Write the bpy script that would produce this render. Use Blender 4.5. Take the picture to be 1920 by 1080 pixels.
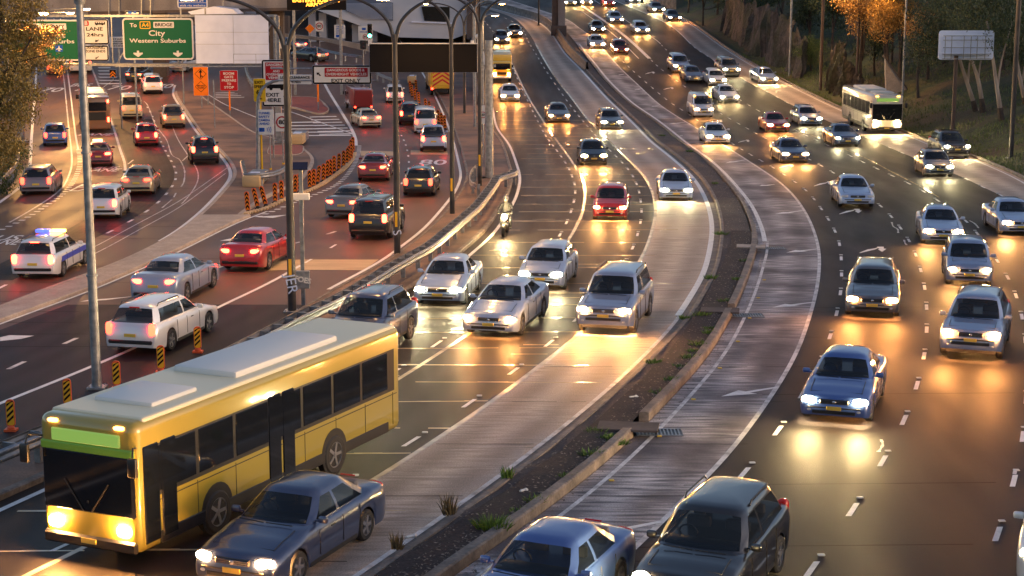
import bpy, bmesh, math, random
from mathutils import Vector, Matrix
R = math.radians
random.seed(7)
for o in list(bpy.data.objects): bpy.data.objects.remove(o)
sc = bpy.context.scene
C = sc.collection

# ---------------------------------------------------------------- camera
CAMH, FPX, PITCH = 10.8, 3100.0, math.atan(555.0/3100.0)
cd = bpy.data.cameras.new('camera'); cam = bpy.data.objects.new('camera', cd); C.objects.link(cam)
cd.sensor_width = 36.0; cd.lens = 36.0*FPX/1920.0; cd.clip_start = 0.5; cd.clip_end = 3000
cam.location = (0, 0, CAMH); cam.rotation_euler = (R(90)-PITCH, 0, 0)
sc.camera = cam
# ---------------------------------------------------------------- sky, sun, exposure (dusk, sky light plus lamps)
SUN_EL, SUN_AZ = R(9), R(105)
w = bpy.data.worlds.new('World'); sc.world = w; w.use_nodes = True
nt = w.node_tree; nt.nodes.clear()
sky = nt.nodes.new('ShaderNodeTexSky'); sky.sky_type = 'NISHITA'; sky.sun_disc = False
sky.sun_elevation = SUN_EL; sky.sun_rotation = SUN_AZ; sky.dust_density = 2.0; sky.ozone_density = 1.6
bg = nt.nodes.new('ShaderNodeBackground'); bg.inputs['Strength'].default_value = 0.15
wo = nt.nodes.new('ShaderNodeOutputWorld')
tint = nt.nodes.new('ShaderNodeMix'); tint.data_type = 'RGBA'; tint.blend_type = 'MULTIPLY'; tint.inputs[0].default_value = 1.0; tint.inputs[7].default_value = (1.0, 0.90, 0.92, 1)
nt.links.new(sky.outputs[0], tint.inputs[6]); nt.links.new(tint.outputs[2], bg.inputs['Color']); nt.links.new(bg.outputs[0], wo.inputs['Surface'])
sd = bpy.data.lights.new('sun', 'SUN'); sd.energy = 0.5; sd.angle = R(14); sd.color = (1.0, 0.66, 0.44)
so = bpy.data.objects.new('sun', sd); C.objects.link(so)
so.rotation_euler = Vector((math.sin(SUN_AZ)*math.cos(SUN_EL), math.cos(SUN_AZ)*math.cos(SUN_EL), math.sin(SUN_EL))).to_track_quat('Z', 'Y').to_euler()
sc.view_settings.view_transform = 'Standard'; sc.view_settings.look = 'None'
sc.view_settings.exposure = 0.95; sc.view_settings.gamma = 1.0
sc.render.resolution_x = 1024; sc.render.resolution_y = 576

# ---------------------------------------------------------------- terrain and unprojection
def ramp(Y):
    g = 0.085
    if Y < 125: return 0.0
    if Y < 165: return g/80.0*(Y-125)**2
    return g*20 + g*(Y-165)
RIGHT_EDGE = None
def H(x, y):
    z = ramp(y)
    if RIGHT_EDGE is not None:
        d = x-RIGHT_EDGE.x(y)-1.2
        if d > 0: z += 0.34*d if d < 40 else 13.6+0.15*(d-40)
    return z
ct, st = math.cos(PITCH), math.sin(PITCH)
def ray(u, v):
    a, b = (u-960)/FPX, (540-v)/FPX
    return a, ct+b*st, -st+b*ct
def G(u, v, h=0.0):                       # photo pixel -> point h metres above the ground
    dx, dy, dz = ray(u, v)
    t, step = 8.0, 1.0
    f = lambda t: CAMH+t*dz-(H(t*dx, t*dy)+h)
    p = t
    while t < 900:
        if f(t) < 0: break
        p = t; t += step
    for _ in range(30):
        m = (p+t)/2
        if f(m) < 0: t = m
        else: p = m
    return Vector((t*dx, t*dy, CAMH+t*dz))
def D(u, v, Y):                           # photo pixel -> point at distance Y
    dx, dy, dz = ray(u, v); t = Y/dy
    return Vector((t*dx, Y, CAMH+t*dz))
def catmull(P, n=10):
    if len(P) < 3: return P
    Q = [P[0]]+list(P)+[P[-1]]; out = []
    for i in range(1, len(Q)-2):
        p0, p1, p2, p3 = Q[i-1], Q[i], Q[i+1], Q[i+2]
        for k in range(n):
            t = k/n
            out.append(tuple(0.5*((2*b)+(-a+c)*t+(2*a-5*b+4*c-d)*t*t+(-a+3*b-3*c+d)*t**3) for a, b, c, d in zip(p0, p1, p2, p3)))
    out.append(tuple(P[-1])); return out
class Curve:                              # a road line as x(Y) on the ground
    def __init__(self, pts, h=0.0, smooth=2):
        w_ = [G(u, v, h) for u, v in catmull(pts, 5)]
        w_.sort(key=lambda p: p.y)
        self.Y = [w_[0].y]; self.X = [w_[0].x]
        for p in w_[1:]:
            if p.y-self.Y[-1] > 0.3: self.Y.append(p.y); self.X.append(p.x)
        n = int((self.Y[-1]-self.Y[0])/1.0)+2          # resample, smooth
        ys = [self.Y[0]+(self.Y[-1]-self.Y[0])*i/(n-1) for i in range(n)]
        xs = [self._raw(y) for y in ys]
        for _ in range(smooth*4):
            xs = [xs[0]]+[(xs[i-1]+2*xs[i]+xs[i+1])/4 for i in range(1, n-1)]+[xs[-1]]
        self.Y, self.X = ys, xs
    def _raw(self, y):
        Y, X = self.Y, self.X
        if y <= Y[0]:
            k = min(4, len(Y)-1); return X[0]+(X[k]-X[0])/(Y[k]-Y[0])*(y-Y[0])
        if y >= Y[-1]:
            k = max(-5, -len(Y)); return X[-1]+(X[-1]-X[k])/(Y[-1]-Y[k])*(y-Y[-1])
        lo, hi = 0, len(Y)-1
        while hi-lo > 1:
            m = (lo+hi)//2
            if Y[m] <= y: lo = m
            else: hi = m
        return X[lo]+(X[hi]-X[lo])*(y-Y[lo])/(Y[hi]-Y[lo])
    x = _raw
    def dx(self, y): return (self.x(y+0.6)-self.x(y-0.6))/1.2
class Shift:                              # a curve moved sideways by d metres
    def __init__(self, c, d): self.c, self.d = c, d; self.Y = c.Y
    def x(self, y): return self.c.x(y)+self.d*math.sqrt(1+self.c.dx(y)**2)
    def dx(self, y): return self.c.dx(y)
def frange(a, b, s):
    n = max(1, int(round((b-a)/s))); return [a+(b-a)*i/n for i in range(n+1)]

# ---------------------------------------------------------------- mesh helpers
class MB:
    def __init__(self): self.v, self.f, self.m = [], [], []
    def add(self, vs, fs, m=0):
        k = len(self.v); self.v += [tuple(p) for p in vs]; self.f += [tuple(i+k for i in f) for f in fs]; self.m += [m]*len(fs)
    def quad(self, a, b, c, d, m=0): self.add([a, b, c, d], [(0, 1, 2, 3)], m)
    def poly(self, pts, m=0): self.add(pts, [tuple(range(len(pts)))], m)
    def box(self, c, s, m=0, rz=0.0, M=None):
        x, y, z = s[0]/2, s[1]/2, s[2]/2
        vs = [Vector((i*x, j*y, k*z)) for k in (-1, 1) for j in (-1, 1) for i in (-1, 1)]
        if rz: vs = [Matrix.Rotation(rz, 3, 'Z') @ v for v in vs]
        if M: vs = [M @ v for v in vs]
        self.add([v+Vector(c) for v in vs], [(0, 2, 3, 1), (4, 5, 7, 6), (0, 1, 5, 4), (2, 6, 7, 3), (0, 4, 6, 2), (1, 3, 7, 5)], m)
    def rbox(self, c, s, b=0.03, m=0, seg=2, M=None):
        bm = bmesh.new(); bmesh.ops.create_cube(bm, size=1)
        bmesh.ops.scale(bm, vec=s, verts=bm.verts)
        bmesh.ops.bevel(bm, geom=list(bm.edges), offset=min(b, min(s)*0.49), segments=seg, profile=0.5, affect='EDGES')
        bm.verts.ensure_lookup_table()
        vs = [v.co.copy() for v in bm.verts]
        if M: vs = [M @ v for v in vs]
        self.add([v+Vector(c) for v in vs], [[v.index for v in f.verts] for f in bm.faces], m); bm.free()
    def tube(self, pts, rad, n=8, m=0, cap=True):
        pts = [Vector(p) for p in pts]; rs = rad if isinstance(rad, (list, tuple)) else [rad]*len(pts)
        rings = []; prev = None
        for i, p in enumerate(pts):
            t = (pts[min(i+1, len(pts)-1)]-pts[max(i-1, 0)]).normalized()
            a = prev if prev and abs(prev.dot(t)) < 0.95 else (Vector((1, 0, 0)) if abs(t.x) < 0.8 else Vector((0, 1, 0)))
            a = (a-t*a.dot(t)).normalized(); b = t.cross(a); prev = a
            rings.append([p+(a*math.cos(2*math.pi*k/n)+b*math.sin(2*math.pi*k/n))*rs[i] for k in range(n)])
        vs = [q for r in rings for q in r]; fs = []
        for i in range(len(pts)-1):
            for k in range(n):
                fs.append((i*n+k, i*n+(k+1) % n, (i+1)*n+(k+1) % n, (i+1)*n+k))
        if cap: fs += [tuple(range(n))[::-1], tuple((len(pts)-1)*n+k for k in range(n))]
        self.add(vs, fs, m)
    def lathe(self, prof, n=20, m=0, M=None, c=(0, 0, 0)):   # prof: (radius, z)
        vs = []; fs = []
        for r, z in prof:
            for k in range(n):
                v = Vector((r*math.cos(2*math.pi*k/n), r*math.sin(2*math.pi*k/n), z))
                vs.append((M @ v if M else v)+Vector(c))
        for i in range(len(prof)-1):
            for k in range(n): fs.append((i*n+k, i*n+(k+1) % n, (i+1)*n+(k+1) % n, (i+1)*n+k))
        self.add(vs, fs, m)
    def ell(self, c, s, m=0, nu=14, nv=8, p=1.0, M=None):     # (super)ellipsoid
        sg = lambda q: math.copysign(abs(q)**p, q)
        vs = []; fs = []
        for i in range(nv+1):
            a = -math.pi/2+math.pi*i/nv
            for k in range(nu):
                b = 2*math.pi*k/nu
                v = Vector((s[0]*sg(math.cos(a))*sg(math.cos(b)), s[1]*sg(math.cos(a))*sg(math.sin(b)), s[2]*sg(math.sin(a))))
                vs.append((M @ v if M else v)+Vector(c))
        for i in range(nv):
            for k in range(nu): fs.append((i*nu+k, i*nu+(k+1) % nu, (i+1)*nu+(k+1) % nu, (i+1)*nu+k))
        self.add(vs, fs, m)
    def build(self, name, mats, parent=None, smooth=False, angle=40):
        me = bpy.data.meshes.new(name); me.from_pydata([tuple(v) for v in self.v], [], self.f)
        for mt in (mats if isinstance(mats, (list, tuple)) else [mats]): me.materials.append(mt)
        me.polygons.foreach_set('material_index', self.m)
        bm = bmesh.new(); bm.from_mesh(me)
        bmesh.ops.remove_doubles(bm, verts=bm.verts, dist=1e-5); bmesh.ops.recalc_face_normals(bm, faces=bm.faces)
        bm.to_mesh(me); bm.free()
        if smooth:
            me.shade_smooth(); me.set_sharp_from_angle(angle=R(angle))
        me.update()
        o = bpy.data.objects.new(name, me); C.objects.link(o)
        if parent: o.parent = parent
        return o
def tag(o, label, cat, group=None, kind=None):
    if label: o['label'] = label
    if cat: o['category'] = cat
    if group: o['group'] = group
    if kind: o['kind'] = kind
    return o
def thing(name, label, cat, loc=(0, 0, 0), rz=0.0, group=None):
    o = bpy.data.objects.new(name, None); C.objects.link(o); o.empty_display_size = 0.3
    o.location = loc; o.rotation_euler = (0, 0, rz); return tag(o, label, cat, group)
def struct(o): o['kind'] = 'structure'; return o
def copy_tree(o, parent=None):
    c = o.copy(); C.objects.link(c); c.parent = parent
    for ch in list(o.children): copy_tree(ch, c)
    return c
def text_mesh(name, s, size, mat, parent=None, M=None, depth=0.0, align='CENTER', bold=0.0, sx=1.0, res=3, sp=1.0):
    cu = bpy.data.curves.new('lettering', 'FONT'); cu.body = s; cu.size = size; cu.align_x = align; cu.align_y = 'CENTER'
    cu.resolution_u = res; cu.offset = bold; cu.extrude = depth; cu.space_character = sp; cu.space_line = 1.0
    tmp = bpy.data.objects.new('lettering', cu); C.objects.link(tmp)
    bpy.context.view_layer.update()
    me = bpy.data.meshes.new_from_object(tmp.evaluated_get(bpy.context.evaluated_depsgraph_get()))
    bpy.data.objects.remove(tmp); bpy.data.curves.remove(cu)
    me.transform(Matrix.Scale(sx, 4, (1, 0, 0)))
    if M: me.transform(M)
    me.name = name; me.materials.clear(); me.materials.append(mat)
    o = bpy.data.objects.new(name, me); C.objects.link(o)
    if parent: o.parent = parent
    return o

# ---------------------------------------------------------------- materials
def mat(name, col, rough=0.6, metal=0.0, spec=0.5, emit=None, es=0.0, coat=0.0):
    m = bpy.data.materials.new(name); m.use_nodes = True; b = m.node_tree.nodes['Principled BSDF']
    b.inputs['Base Color'].default_value = (*col, 1); b.inputs['Roughness'].default_value = rough
    b.inputs['Metallic'].default_value = metal; b.inputs['Specular IOR Level'].default_value = spec
    b.inputs['Coat Weight'].default_value = coat; b.inputs['Coat Roughness'].default_value = 0.08
    if emit: b.inputs['Emission Color'].default_value = (*emit, 1); b.inputs['Emission Strength'].default_value = es
    return m
def nmat(name, c1, c2, scale=1.0, rough=(0.5, 0.7), stretch=(1, 1, 1), bump=0.0, bscale=30.0, c3=None, s3=0.2, detail=6, lo=0.35, hi=0.65, spec=0.5, metal=0.0, grain=0.0, bdist=0.01, tracks=0):
    m = bpy.data.materials.new(name); m.use_nodes = True; t = m.node_tree; N, Lk = t.nodes, t.links
    b = N['Principled BSDF']; b.inputs['Specular IOR Level'].default_value = spec; b.inputs['Metallic'].default_value = metal
    tc = N.new('ShaderNodeTexCoord'); mp = N.new('ShaderNodeMapping'); mp.inputs['Scale'].default_value = stretch
    Lk.new(tc.outputs['Object'], mp.inputs[0])
    n1 = N.new('ShaderNodeTexNoise'); n1.inputs['Scale'].default_value = scale; n1.inputs['Detail'].default_value = detail
    Lk.new(mp.outputs[0], n1.inputs['Vector'])
    r = N.new('ShaderNodeValToRGB'); r.color_ramp.elements[0].position = lo; r.color_ramp.elements[1].position = hi
    r.color_ramp.elements[0].color = (*c1, 1); r.color_ramp.elements[1].color = (*c2, 1)
    Lk.new(n1.outputs['Fac'], r.inputs[0]); col = r.outputs[0]
    if c3:
        n2 = N.new('ShaderNodeTexNoise'); n2.inputs['Scale'].default_value = s3; n2.inputs['Detail'].default_value = 4
        Lk.new(tc.outputs['Object'], n2.inputs['Vector'])
        r2 = N.new('ShaderNodeValToRGB'); r2.color_ramp.elements[0].position = 0.45; r2.color_ramp.elements[1].position = 0.62
        Lk.new(n2.outputs['Fac'], r2.inputs[0])
        mx = N.new('ShaderNodeMix'); mx.data_type = 'RGBA'; mx.inputs[7].default_value = (*c3, 1)
        Lk.new(r2.outputs[0], mx.inputs[0]); Lk.new(col, mx.inputs[6]); col = mx.outputs[2]
    n3 = N.new('ShaderNodeTexNoise'); n3.inputs['Scale'].default_value = bscale; n3.inputs['Detail'].default_value = 3
    Lk.new(tc.outputs['Object'], n3.inputs['Vector'])
    if grain:
        hs = N.new('ShaderNodeHueSaturation'); ma = N.new('ShaderNodeMapRange')
        ma.inputs[1].default_value = 0.3; ma.inputs[2].default_value = 0.7; ma.inputs[3].default_value = 1-grain; ma.inputs[4].default_value = 1+grain
        Lk.new(n3.outputs['Fac'], ma.inputs[0]); Lk.new(ma.outputs[0], hs.inputs['Value']); Lk.new(col, hs.inputs['Color']); col = hs.outputs[0]
    if tracks:                              # wheel tracks worn darker along each lane
        at = N.new('ShaderNodeAttribute'); at.attribute_name = 'across'
        m1 = N.new('ShaderNodeMath'); m1.operation = 'MULTIPLY'; m1.inputs[1].default_value = tracks*2*math.pi*2
        Lk.new(at.outputs['Fac'], m1.inputs[0]); m2 = N.new('ShaderNodeMath'); m2.operation = 'COSINE'; Lk.new(m1.outputs[0], m2.inputs[0])
        n5 = N.new('ShaderNodeTexNoise'); n5.inputs['Scale'].default_value = 0.35; n5.inputs['Detail'].default_value = 3; Lk.new(tc.outputs['Object'], n5.inputs['Vector'])
        m3 = N.new('ShaderNodeMath'); m3.operation = 'MULTIPLY'; Lk.new(m2.outputs[0], m3.inputs[0]); Lk.new(n5.outputs['Fac'], m3.inputs[1])
        m4 = N.new('ShaderNodeMapRange'); m4.inputs[1].default_value = -.6; m4.inputs[2].default_value = .6; m4.inputs[3].default_value = .72; m4.inputs[4].default_value = 1.18; Lk.new(m3.outputs[0], m4.inputs[0])
        h2 = N.new('ShaderNodeHueSaturation'); Lk.new(m4.outputs[0], h2.inputs['Value']); Lk.new(col, h2.inputs['Color']); col = h2.outputs[0]
    Lk.new(col, b.inputs['Base Color'])
    mr = N.new('ShaderNodeMapRange'); mr.inputs[3].default_value = rough[0]; mr.inputs[4].default_value = rough[1]
    mr.inputs[1].default_value = 0.3; mr.inputs[2].default_value = 0.7
    Lk.new(n1.outputs['Fac'], mr.inputs[0]); Lk.new(mr.outputs[0], b.inputs['Roughness'])
    if bump:
        bp = N.new('ShaderNodeBump'); bp.inputs['Strength'].default_value = bump; bp.inputs['Distance'].default_value = bdist
        Lk.new(n3.outputs['Fac'], bp.inputs['Height']); Lk.new(bp.outputs[0], b.inputs['Normal'])
    return m
M_ = {}
M_['asphalt'] = nmat('asphalt', (0.016, 0.013, 0.013), (0.034, 0.027, 0.025), 0.6, (0.46, 0.62), (1.2, 0.12, 1), 0.6, 38, tracks=3, spec=0.15, c3=(0.050, 0.038, 0.032), s3=0.05, grain=0.25)
M_['asphalt_left'] = nmat('asphalt_left', (0.075, 0.046, 0.036), (0.125, 0.078, 0.062), 0.5, (0.45, 0.62), (1.2, 0.15, 1), 0.5, 38, spec=0.2, c3=(0.155, 0.095, 0.072), s3=0.06, grain=0.25)
M_['asphalt_dark'] = nmat('asphalt_dark', (0.012, 0.010, 0.012), (0.026, 0.022, 0.025), 0.6, (0.50, 0.66), (1, 0.2, 1), 0.6, 38, tracks=4, spec=0.13, c3=(0.020, 0.016, 0.017), s3=.12, grain=0.25)
M_['concrete_lane'] = nmat('concrete_lane', (0.21, 0.160, 0.130), (0.54, 0.44, 0.37), 2.1, (0.55, 0.7), (0.42, 3.2, 1), 0.5, 30, tracks=1, spec=0.2, c3=(0.36, 0.28, 0.235), s3=0.35, grain=0.3, lo=0.27, hi=0.70, detail=9)
M_['concrete_grey'] = nmat('concrete_grey', (0.085, 0.075, 0.080), (0.60, 0.53, 0.51), 2.1, (0.55, 0.7), (0.40, 3.2, 1), 0.5, 30, tracks=1, spec=0.2, c3=(0.12, 0.10, 0.105), s3=0.30, grain=0.3, lo=0.33, hi=0.68, detail=9)
M_['ground'] = nmat('ground', (0.06, 0.045, 0.038), (0.11, 0.08, 0.065), 0.8, (0.8, 0.95), bump=0.5, bscale=25, grain=0.3)
M_['median'] = nmat('median', (0.050, 0.036, 0.033), (0.085, 0.060, 0.053), 1.2, (0.75, 0.95), (0.5, 2.5, 1), bump=0.6, bscale=22, grain=0.35, bdist=0.03)
M_['soil'] = nmat('soil', (0.022, 0.015, 0.015), (0.04, 0.026, 0.024), 2.0, (0.9, 1.0), bump=0.6, bscale=20, grain=0.4, bdist=0.03)
M_['verge'] = nmat('verge', (0.15, 0.085, 0.058), (0.25, 0.145, 0.10), 0.8, (0.65, 0.85), (0.6, 2, 1), bump=0.3, bscale=20, grain=0.2, c3=(0.10, 0.065, 0.052), s3=0.3)
M_['kerb'] = nmat('kerb', (0.085, 0.070, 0.062), (0.23, 0.185, 0.155), 1.8, (0.6, 0.8), bump=0.5, bscale=12, grain=0.25, bdist=0.02)
M_['kerb_pale'] = nmat('kerb_pale', (0.28, 0.23, 0.19), (0.40, 0.33, 0.28), 1.2, (0.6, 0.8), bump=0.3, bscale=12, grain=0.15)
M_['paint'] = nmat('paint', (0.52, 0.50, 0.49), (0.74, 0.72, 0.70), 3.0, (0.4, 0.6), grain=0.12, lo=0.25, hi=0.5)
M_['paint_worn'] = nmat('paint_worn', (0.22, 0.19, 0.18), (0.66, 0.62, 0.6), 2.2, (0.4, 0.6), grain=0.2, lo=0.3, hi=0.55)
M_['tar'] = nmat('tar', (0.42, 0.32, 0.20), (0.80, 0.64, 0.42), 1.3, (0.14, 0.28), (0.6, 1, 1), spec=1.0)  # pale gold colour stands in for the glint on dark seals
M_['tar_dark'] = mat('tar_dark', (0.02, 0.017, 0.016), 0.85, 0, .1)
M_['red_paving'] = nmat('red_paving', (0.20, 0.052, 0.042), (0.28, 0.08, 0.062), 3.0, (0.7, 0.85), grain=0.15)
M_['ochre_paint'] = nmat('ochre_paint', (0.40, 0.27, 0.14), (0.55, 0.40, 0.24), 0.7, (0.5, 0.7), (0.5, 2, 1), grain=0.1)
M_['galv'] = nmat('galv', (0.20, 0.21, 0.23), (0.32, 0.33, 0.35), 6.0, (0.35, 0.5), metal=0.6)
M_['galv_warm'] = nmat('galv_warm', (0.20, 0.17, 0.15), (0.36, 0.31, 0.28), 3.0, (0.35, 0.5), metal=0.4)
M_['black_pole'] = nmat('black_pole', (0.022, 0.020, 0.022), (0.045, 0.04, 0.042), 2.0, (0.35, 0.5))
M_['brown_pole'] = nmat('brown_pole', (0.045, 0.028, 0.024), (0.075, 0.048, 0.038), 2.0, (0.5, 0.7))
M_['rubber'] = mat('rubber', (0.012, 0.012, 0.013), 0.75)
M_['rim'] = mat('rim', (0.35, 0.35, 0.37), 0.3, 0.8)
M_['black'] = mat('black_trim', (0.012, 0.012, 0.014), 0.4)
M_['glass'] = mat('dark_glass', (0.006, 0.009, 0.014), 0.05, 0.0, 0.6); M_['glass'].node_tree.nodes['Principled BSDF'].inputs['Alpha'].default_value = 0.62
M_['glass_dark'] = mat('glass_dark', (0.006, 0.008, 0.012), 0.07, 0.0, 0.5)
M_['chrome'] = mat('chrome', (0.6, 0.6, 0.62), 0.2, 1.0)
WARM = (1.0, 0.66, 0.30)
for k_, c_, e_ in (('head_warm', (1.0, 0.46, 0.13), 780), ('head_warm_dim', (1.0, 0.42, 0.11), 440), ('head_amber', (1.0, 0.38, 0.09), 680), ('head_white', (1.0, 0.70, 0.30), 640), ('head_white_dim', (0.95, 0.80, 0.42), 380)):
    M_[k_] = mat('headlight_glow', (1, .9, .7), 0.2, emit=c_, es=e_)
M_['tail'] = mat('tail_lamp', (0.5, 0.02, 0.02), 0.25, emit=(1.0, 0.028, 0.012), es=24)
M_['tail_soft'] = mat('tail_lamp_soft', (0.5, 0.02, 0.02), 0.25, emit=(1.0, 0.028, 0.012), es=10)
M_['tail_dim'] = mat('tail_lamp_dim', (0.3, 0.015, 0.015), 0.25, emit=(1.0, 0.03, 0.02), es=0.05)
M_['lens_off'] = mat('clear_lens', (0.5, 0.5, 0.52), 0.15)
M_['amber'] = mat('amber_lamp', (0.8, 0.3, 0.02), 0.3, emit=(1.0, 0.42, 0.06), es=8)
M_['plate_yellow'] = mat('plate_yellow', (0.62, 0.42, 0.06), 0.5)
M_['plate_white'] = mat('plate_white', (0.6, 0.6, 0.58), 0.5)
# ================================================================ SETTING: road lines read off the photograph, as x(Y) on the ground
RIGHT_EDGE = Curve([(1130,-12),(1180,3),(1240,18),(1285,37),(1320,60),(1350,82),(1385,105),(1410,120),(1465,150),(1515,175),(1565,199),(1620,222),(1707,253),(1752,272),(1815,292),(1865,312),(1920,337),(1985,375)])
M_RIGHT = Curve([(890,8),(930,17),(960,26),(1000,37),(1025,52),(1040,70),(1060,100),(1085,125),(1110,152),(1140,185),(1167,210),(1195,237),(1222,265),(1250,287),(1280,312),(1305,337),(1322,365),(1332,390),(1338,420),(1337,452),(1327,502),(1315,530),(1292,567),(1272,600),(1255,620),(1230,645),(1205,672),(1120,750),(1095,770),(997,850),(941,890),(846,960),(670,1080)])
MED_R = Curve([(905,5),(940,12),(975,22),(1015,34),(1045,50),(1060,58),(1077,77),(1095,100),(1115,125),(1135,150),(1160,175),(1185,197),(1222,222),(1247,241),(1285,272),(1320,297),(1350,325),(1372,350),(1395,380),(1410,410),(1422,452),(1417,482),(1412,497),(1395,547),(1370,600),(1342,650),(1310,693),(1252,755),(1193,817),(1133,872),(1085,912),(1014,966),(880,1060)])
RC = Curve([(960,2),(1010,18),(1062,36),(1085,52),(1110,70),(1130,92),(1147,110),(1165,130),(1197,160),(1235,195),(1272,220),(1317,247),(1380,287),(1440,326),(1460,340),(1482,360),(1500,382),(1515,407),(1525,430),(1534,460),(1537,490),(1532,542),(1522,580),(1505,635),(1485,680),(1460,722),(1440,752),(1400,808),(1356,866),(1309,910),(1246,973),(1202,1023),(1133,1080)])
R1 = Curve([(1060,20),(1100,45),(1144,92),(1190,136),(1220,162),(1255,191),(1285,210),(1314,230),(1330,241),(1385,277),(1428,302),(1451,315),(1489,340),(1519,364),(1547,402),(1561,424),(1572,447),(1577,474),(1578,510),(1578,537),(1572,575),(1560,622),(1539,678),(1502,745),(1455,815),(1384,902),(1290,1000),(1200,1085)])
R2 = Curve([(1090,10),(1165,62),(1220,112),(1237,128),(1260,145),(1300,174),(1340,205),(1360,218),(1405,243),(1432,258),(1470,275),(1510,295),(1544,313),(1569,328),(1620,362),(1657,391),(1677,413),(1695,436),(1711,462),(1722,491),(1731,524),(1737,561),(1738,604),(1736,655),(1722,715),(1699,784),(1655,866),(1594,966),(1515,1077)])
R3 = Curve([(1120,4),(1226,72),(1242,87),(1260,103),(1274,112),(1340,157),(1402,196),(1460,228),(1520,258),(1582,286),(1607,299),(1635,312),(1665,326),(1687,336),(1716,350),(1745,367),(1774,387),(1805,408),(1827,431),(1847,457),(1867,485),(1889,518),(1906,555),(1917,595),(1924,650),(1926,720),(1921,800),(1913,856),(1888,954),(1846,1070)])
R4 = Curve([(1150,0),(1252,45),(1302,89),(1325,104),(1350,121),(1402,154),(1419,162),(1450,178),(1487,198),(1550,226),(1600,248),(1657,272),(1685,284),(1717,297),(1805,332),(1840,350),(1875,365),(1930,395)])
M_LEFT = Curve([(800,-15),(840,0),(870,25),(890,50),(903,80),(908,110),(911,140),(916,170),(924,205),(932,240),(955,272),(970,312),(975,332),(974,347),(967,372),(957,390),(927,437),(885,475),(855,500),(790,548),(705,605),(600,665),(540,696),(480,731),(330,803),(179,875),(120,905),(63,929),(0,957)])
MJ1 = Curve([(900,35),(945,88),(960,120),(972,145),(992,185),(1022,232),(1045,265),(1067,295),(1087,325),(1097,352),(1096,380),(1090,405),(1075,435),(1055,466),(1000,525),(950,572),(890,620),(830,657),(767,700),(687,747),(600,800),(545,828),(472,868),(340,935),(217,998),(63,1073)])
M1 = Curve([(880,10),(925,60),(955,115),(985,180),(1017,244),(1032,267),(1049,289),(1066,315),(1077,343),(1079,358),(1077,375),(1066,410),(1041,455),(1000,500),(910,578),(810,652),(722,709),(616,771),(440,866),(260,960),(91,1037),(16,1071)])
M2 = Curve([(915,22),(960,40),(981,57),(991,79),(1003,98),(1022,130),(1046,165),(1072,201),(1106,242),(1136,275),(1161,299),(1184,326),(1197,354),(1203,390),(1203,406),(1199,427),(1192,452),(1181,477),(1164,504),(1100,580),(1016,656),(859,772),(742,847),(610,927),(428,1030)])
M3 = Curve([(925,20),(965,35),(995,67),(1017,107),(1042,147),(1072,185),(1100,222),(1125,247),(1140,262),(1172,295),(1200,322),(1217,347),(1227,377),(1229,402),(1222,432),(1210,468),(1187,510),(1150,560),(1092,622),(1035,667),(960,725),(941,740),(834,812),(758,864),(657,926),(531,998),(400,1076)])
RAIL = Curve([(920,337),(885,387),(840,425),(790,465),(717,505),(697,520),(630,557),(555,592),(480,630),(400,671),(240,738),(79,806),(0,838)], h=0.75)
L2R = Curve([(760,90),(800,150),(832,215),(850,265),(862,315),(864,332),(855,357),(830,390),(792,432),(752,462),(712,492),(600,551),(480,622),(330,700),(150,785),(0,853)])
L2C = Curve([(700,190),(738,235),(754,256),(764,283),(767,313),(762,328),(750,350),(735,370),(721,386),(690,415),(649,447),(612,470),(565,497),(480,545),(425,567),(325,620),(175,687),(17,750)])
L2D = Curve([(665,420),(600,447),(555,452),(540,458),(505,470),(430,492),(372,520),(250,583),(190,610),(130,645),(60,668),(0,700)])
L2L = Curve([(585,100),(610,160),(640,210),(663,250),(667,277),(655,312),(620,350),(560,372),(500,398),(457,412),(382,449),(320,480),(207,530),(142,557),(62,584),(0,608)])
L1R = Curve([(400,115),(345,142),(330,160),(326,175),(330,185),(350,215),(375,252),(410,285),(433,315),(435,335),(412,364),(375,402),(315,447),(210,499),(100,538),(0,577)])
L1A = Curve([(112,100),(120,150),(125,200),(129,240),(135,300),(130,327),(110,360),(40,405),(0,427)])
L1B = Curve([(122,100),(132,175),(142,255),(150,300),(147,320),(135,345),(112,370),(87,385),(50,410),(0,432)])
L1C = Curve([(160,100),(185,160),(212,237),(225,280),(235,312),(228,345),(200,378),(165,402),(120,430),(0,490)])
L1D = Curve([(250,145),(270,190),(287,220),(300,262),(321,302),(330,320),(328,342),(305,372),(282,392),(250,412),(155,461),(40,520),(0,540)])
L1L = Curve([(70,90),(66,170),(62,217),(59,260),(54,325),(37,352),(0,379)])
KL, KR = Shift(M_RIGHT, 0.30), Shift(MED_R, 0.0)

def strip(name, a, b, y0, y1, z, m, cols=4, step=1.0, fn=None):
    mb = MB(); ys = frange(y0, y1, step); vs = []; fs = []
    for y in ys:
        xa, xb = a.x(y), b.x(y)
        for c in range(cols+1):
            x = xa+(xb-xa)*c/cols
            vs.append((x, y, ramp(y)+z+(fn(x, y, c/cols) if fn else 0)))
    n = cols+1
    for i in range(len(ys)-1):
        for c in range(cols): fs.append((i*n+c, i*n+c+1, (i+1)*n+c+1, (i+1)*n+c))
    me = bpy.data.meshes.new(name); me.from_pydata(vs, [], fs); me.materials.append(m)
    at = me.attributes.new('across', 'FLOAT', 'POINT'); at.data.foreach_set('value', [(k % (cols+1))/cols for k in range(len(vs))])
    o = bpy.data.objects.new(name, me); C.objects.link(o); return struct(o)
class Const:
    def __init__(self, x): self.c = x
    def x(self, y): return self.c
    def dx(self, y): return 0.0
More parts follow.
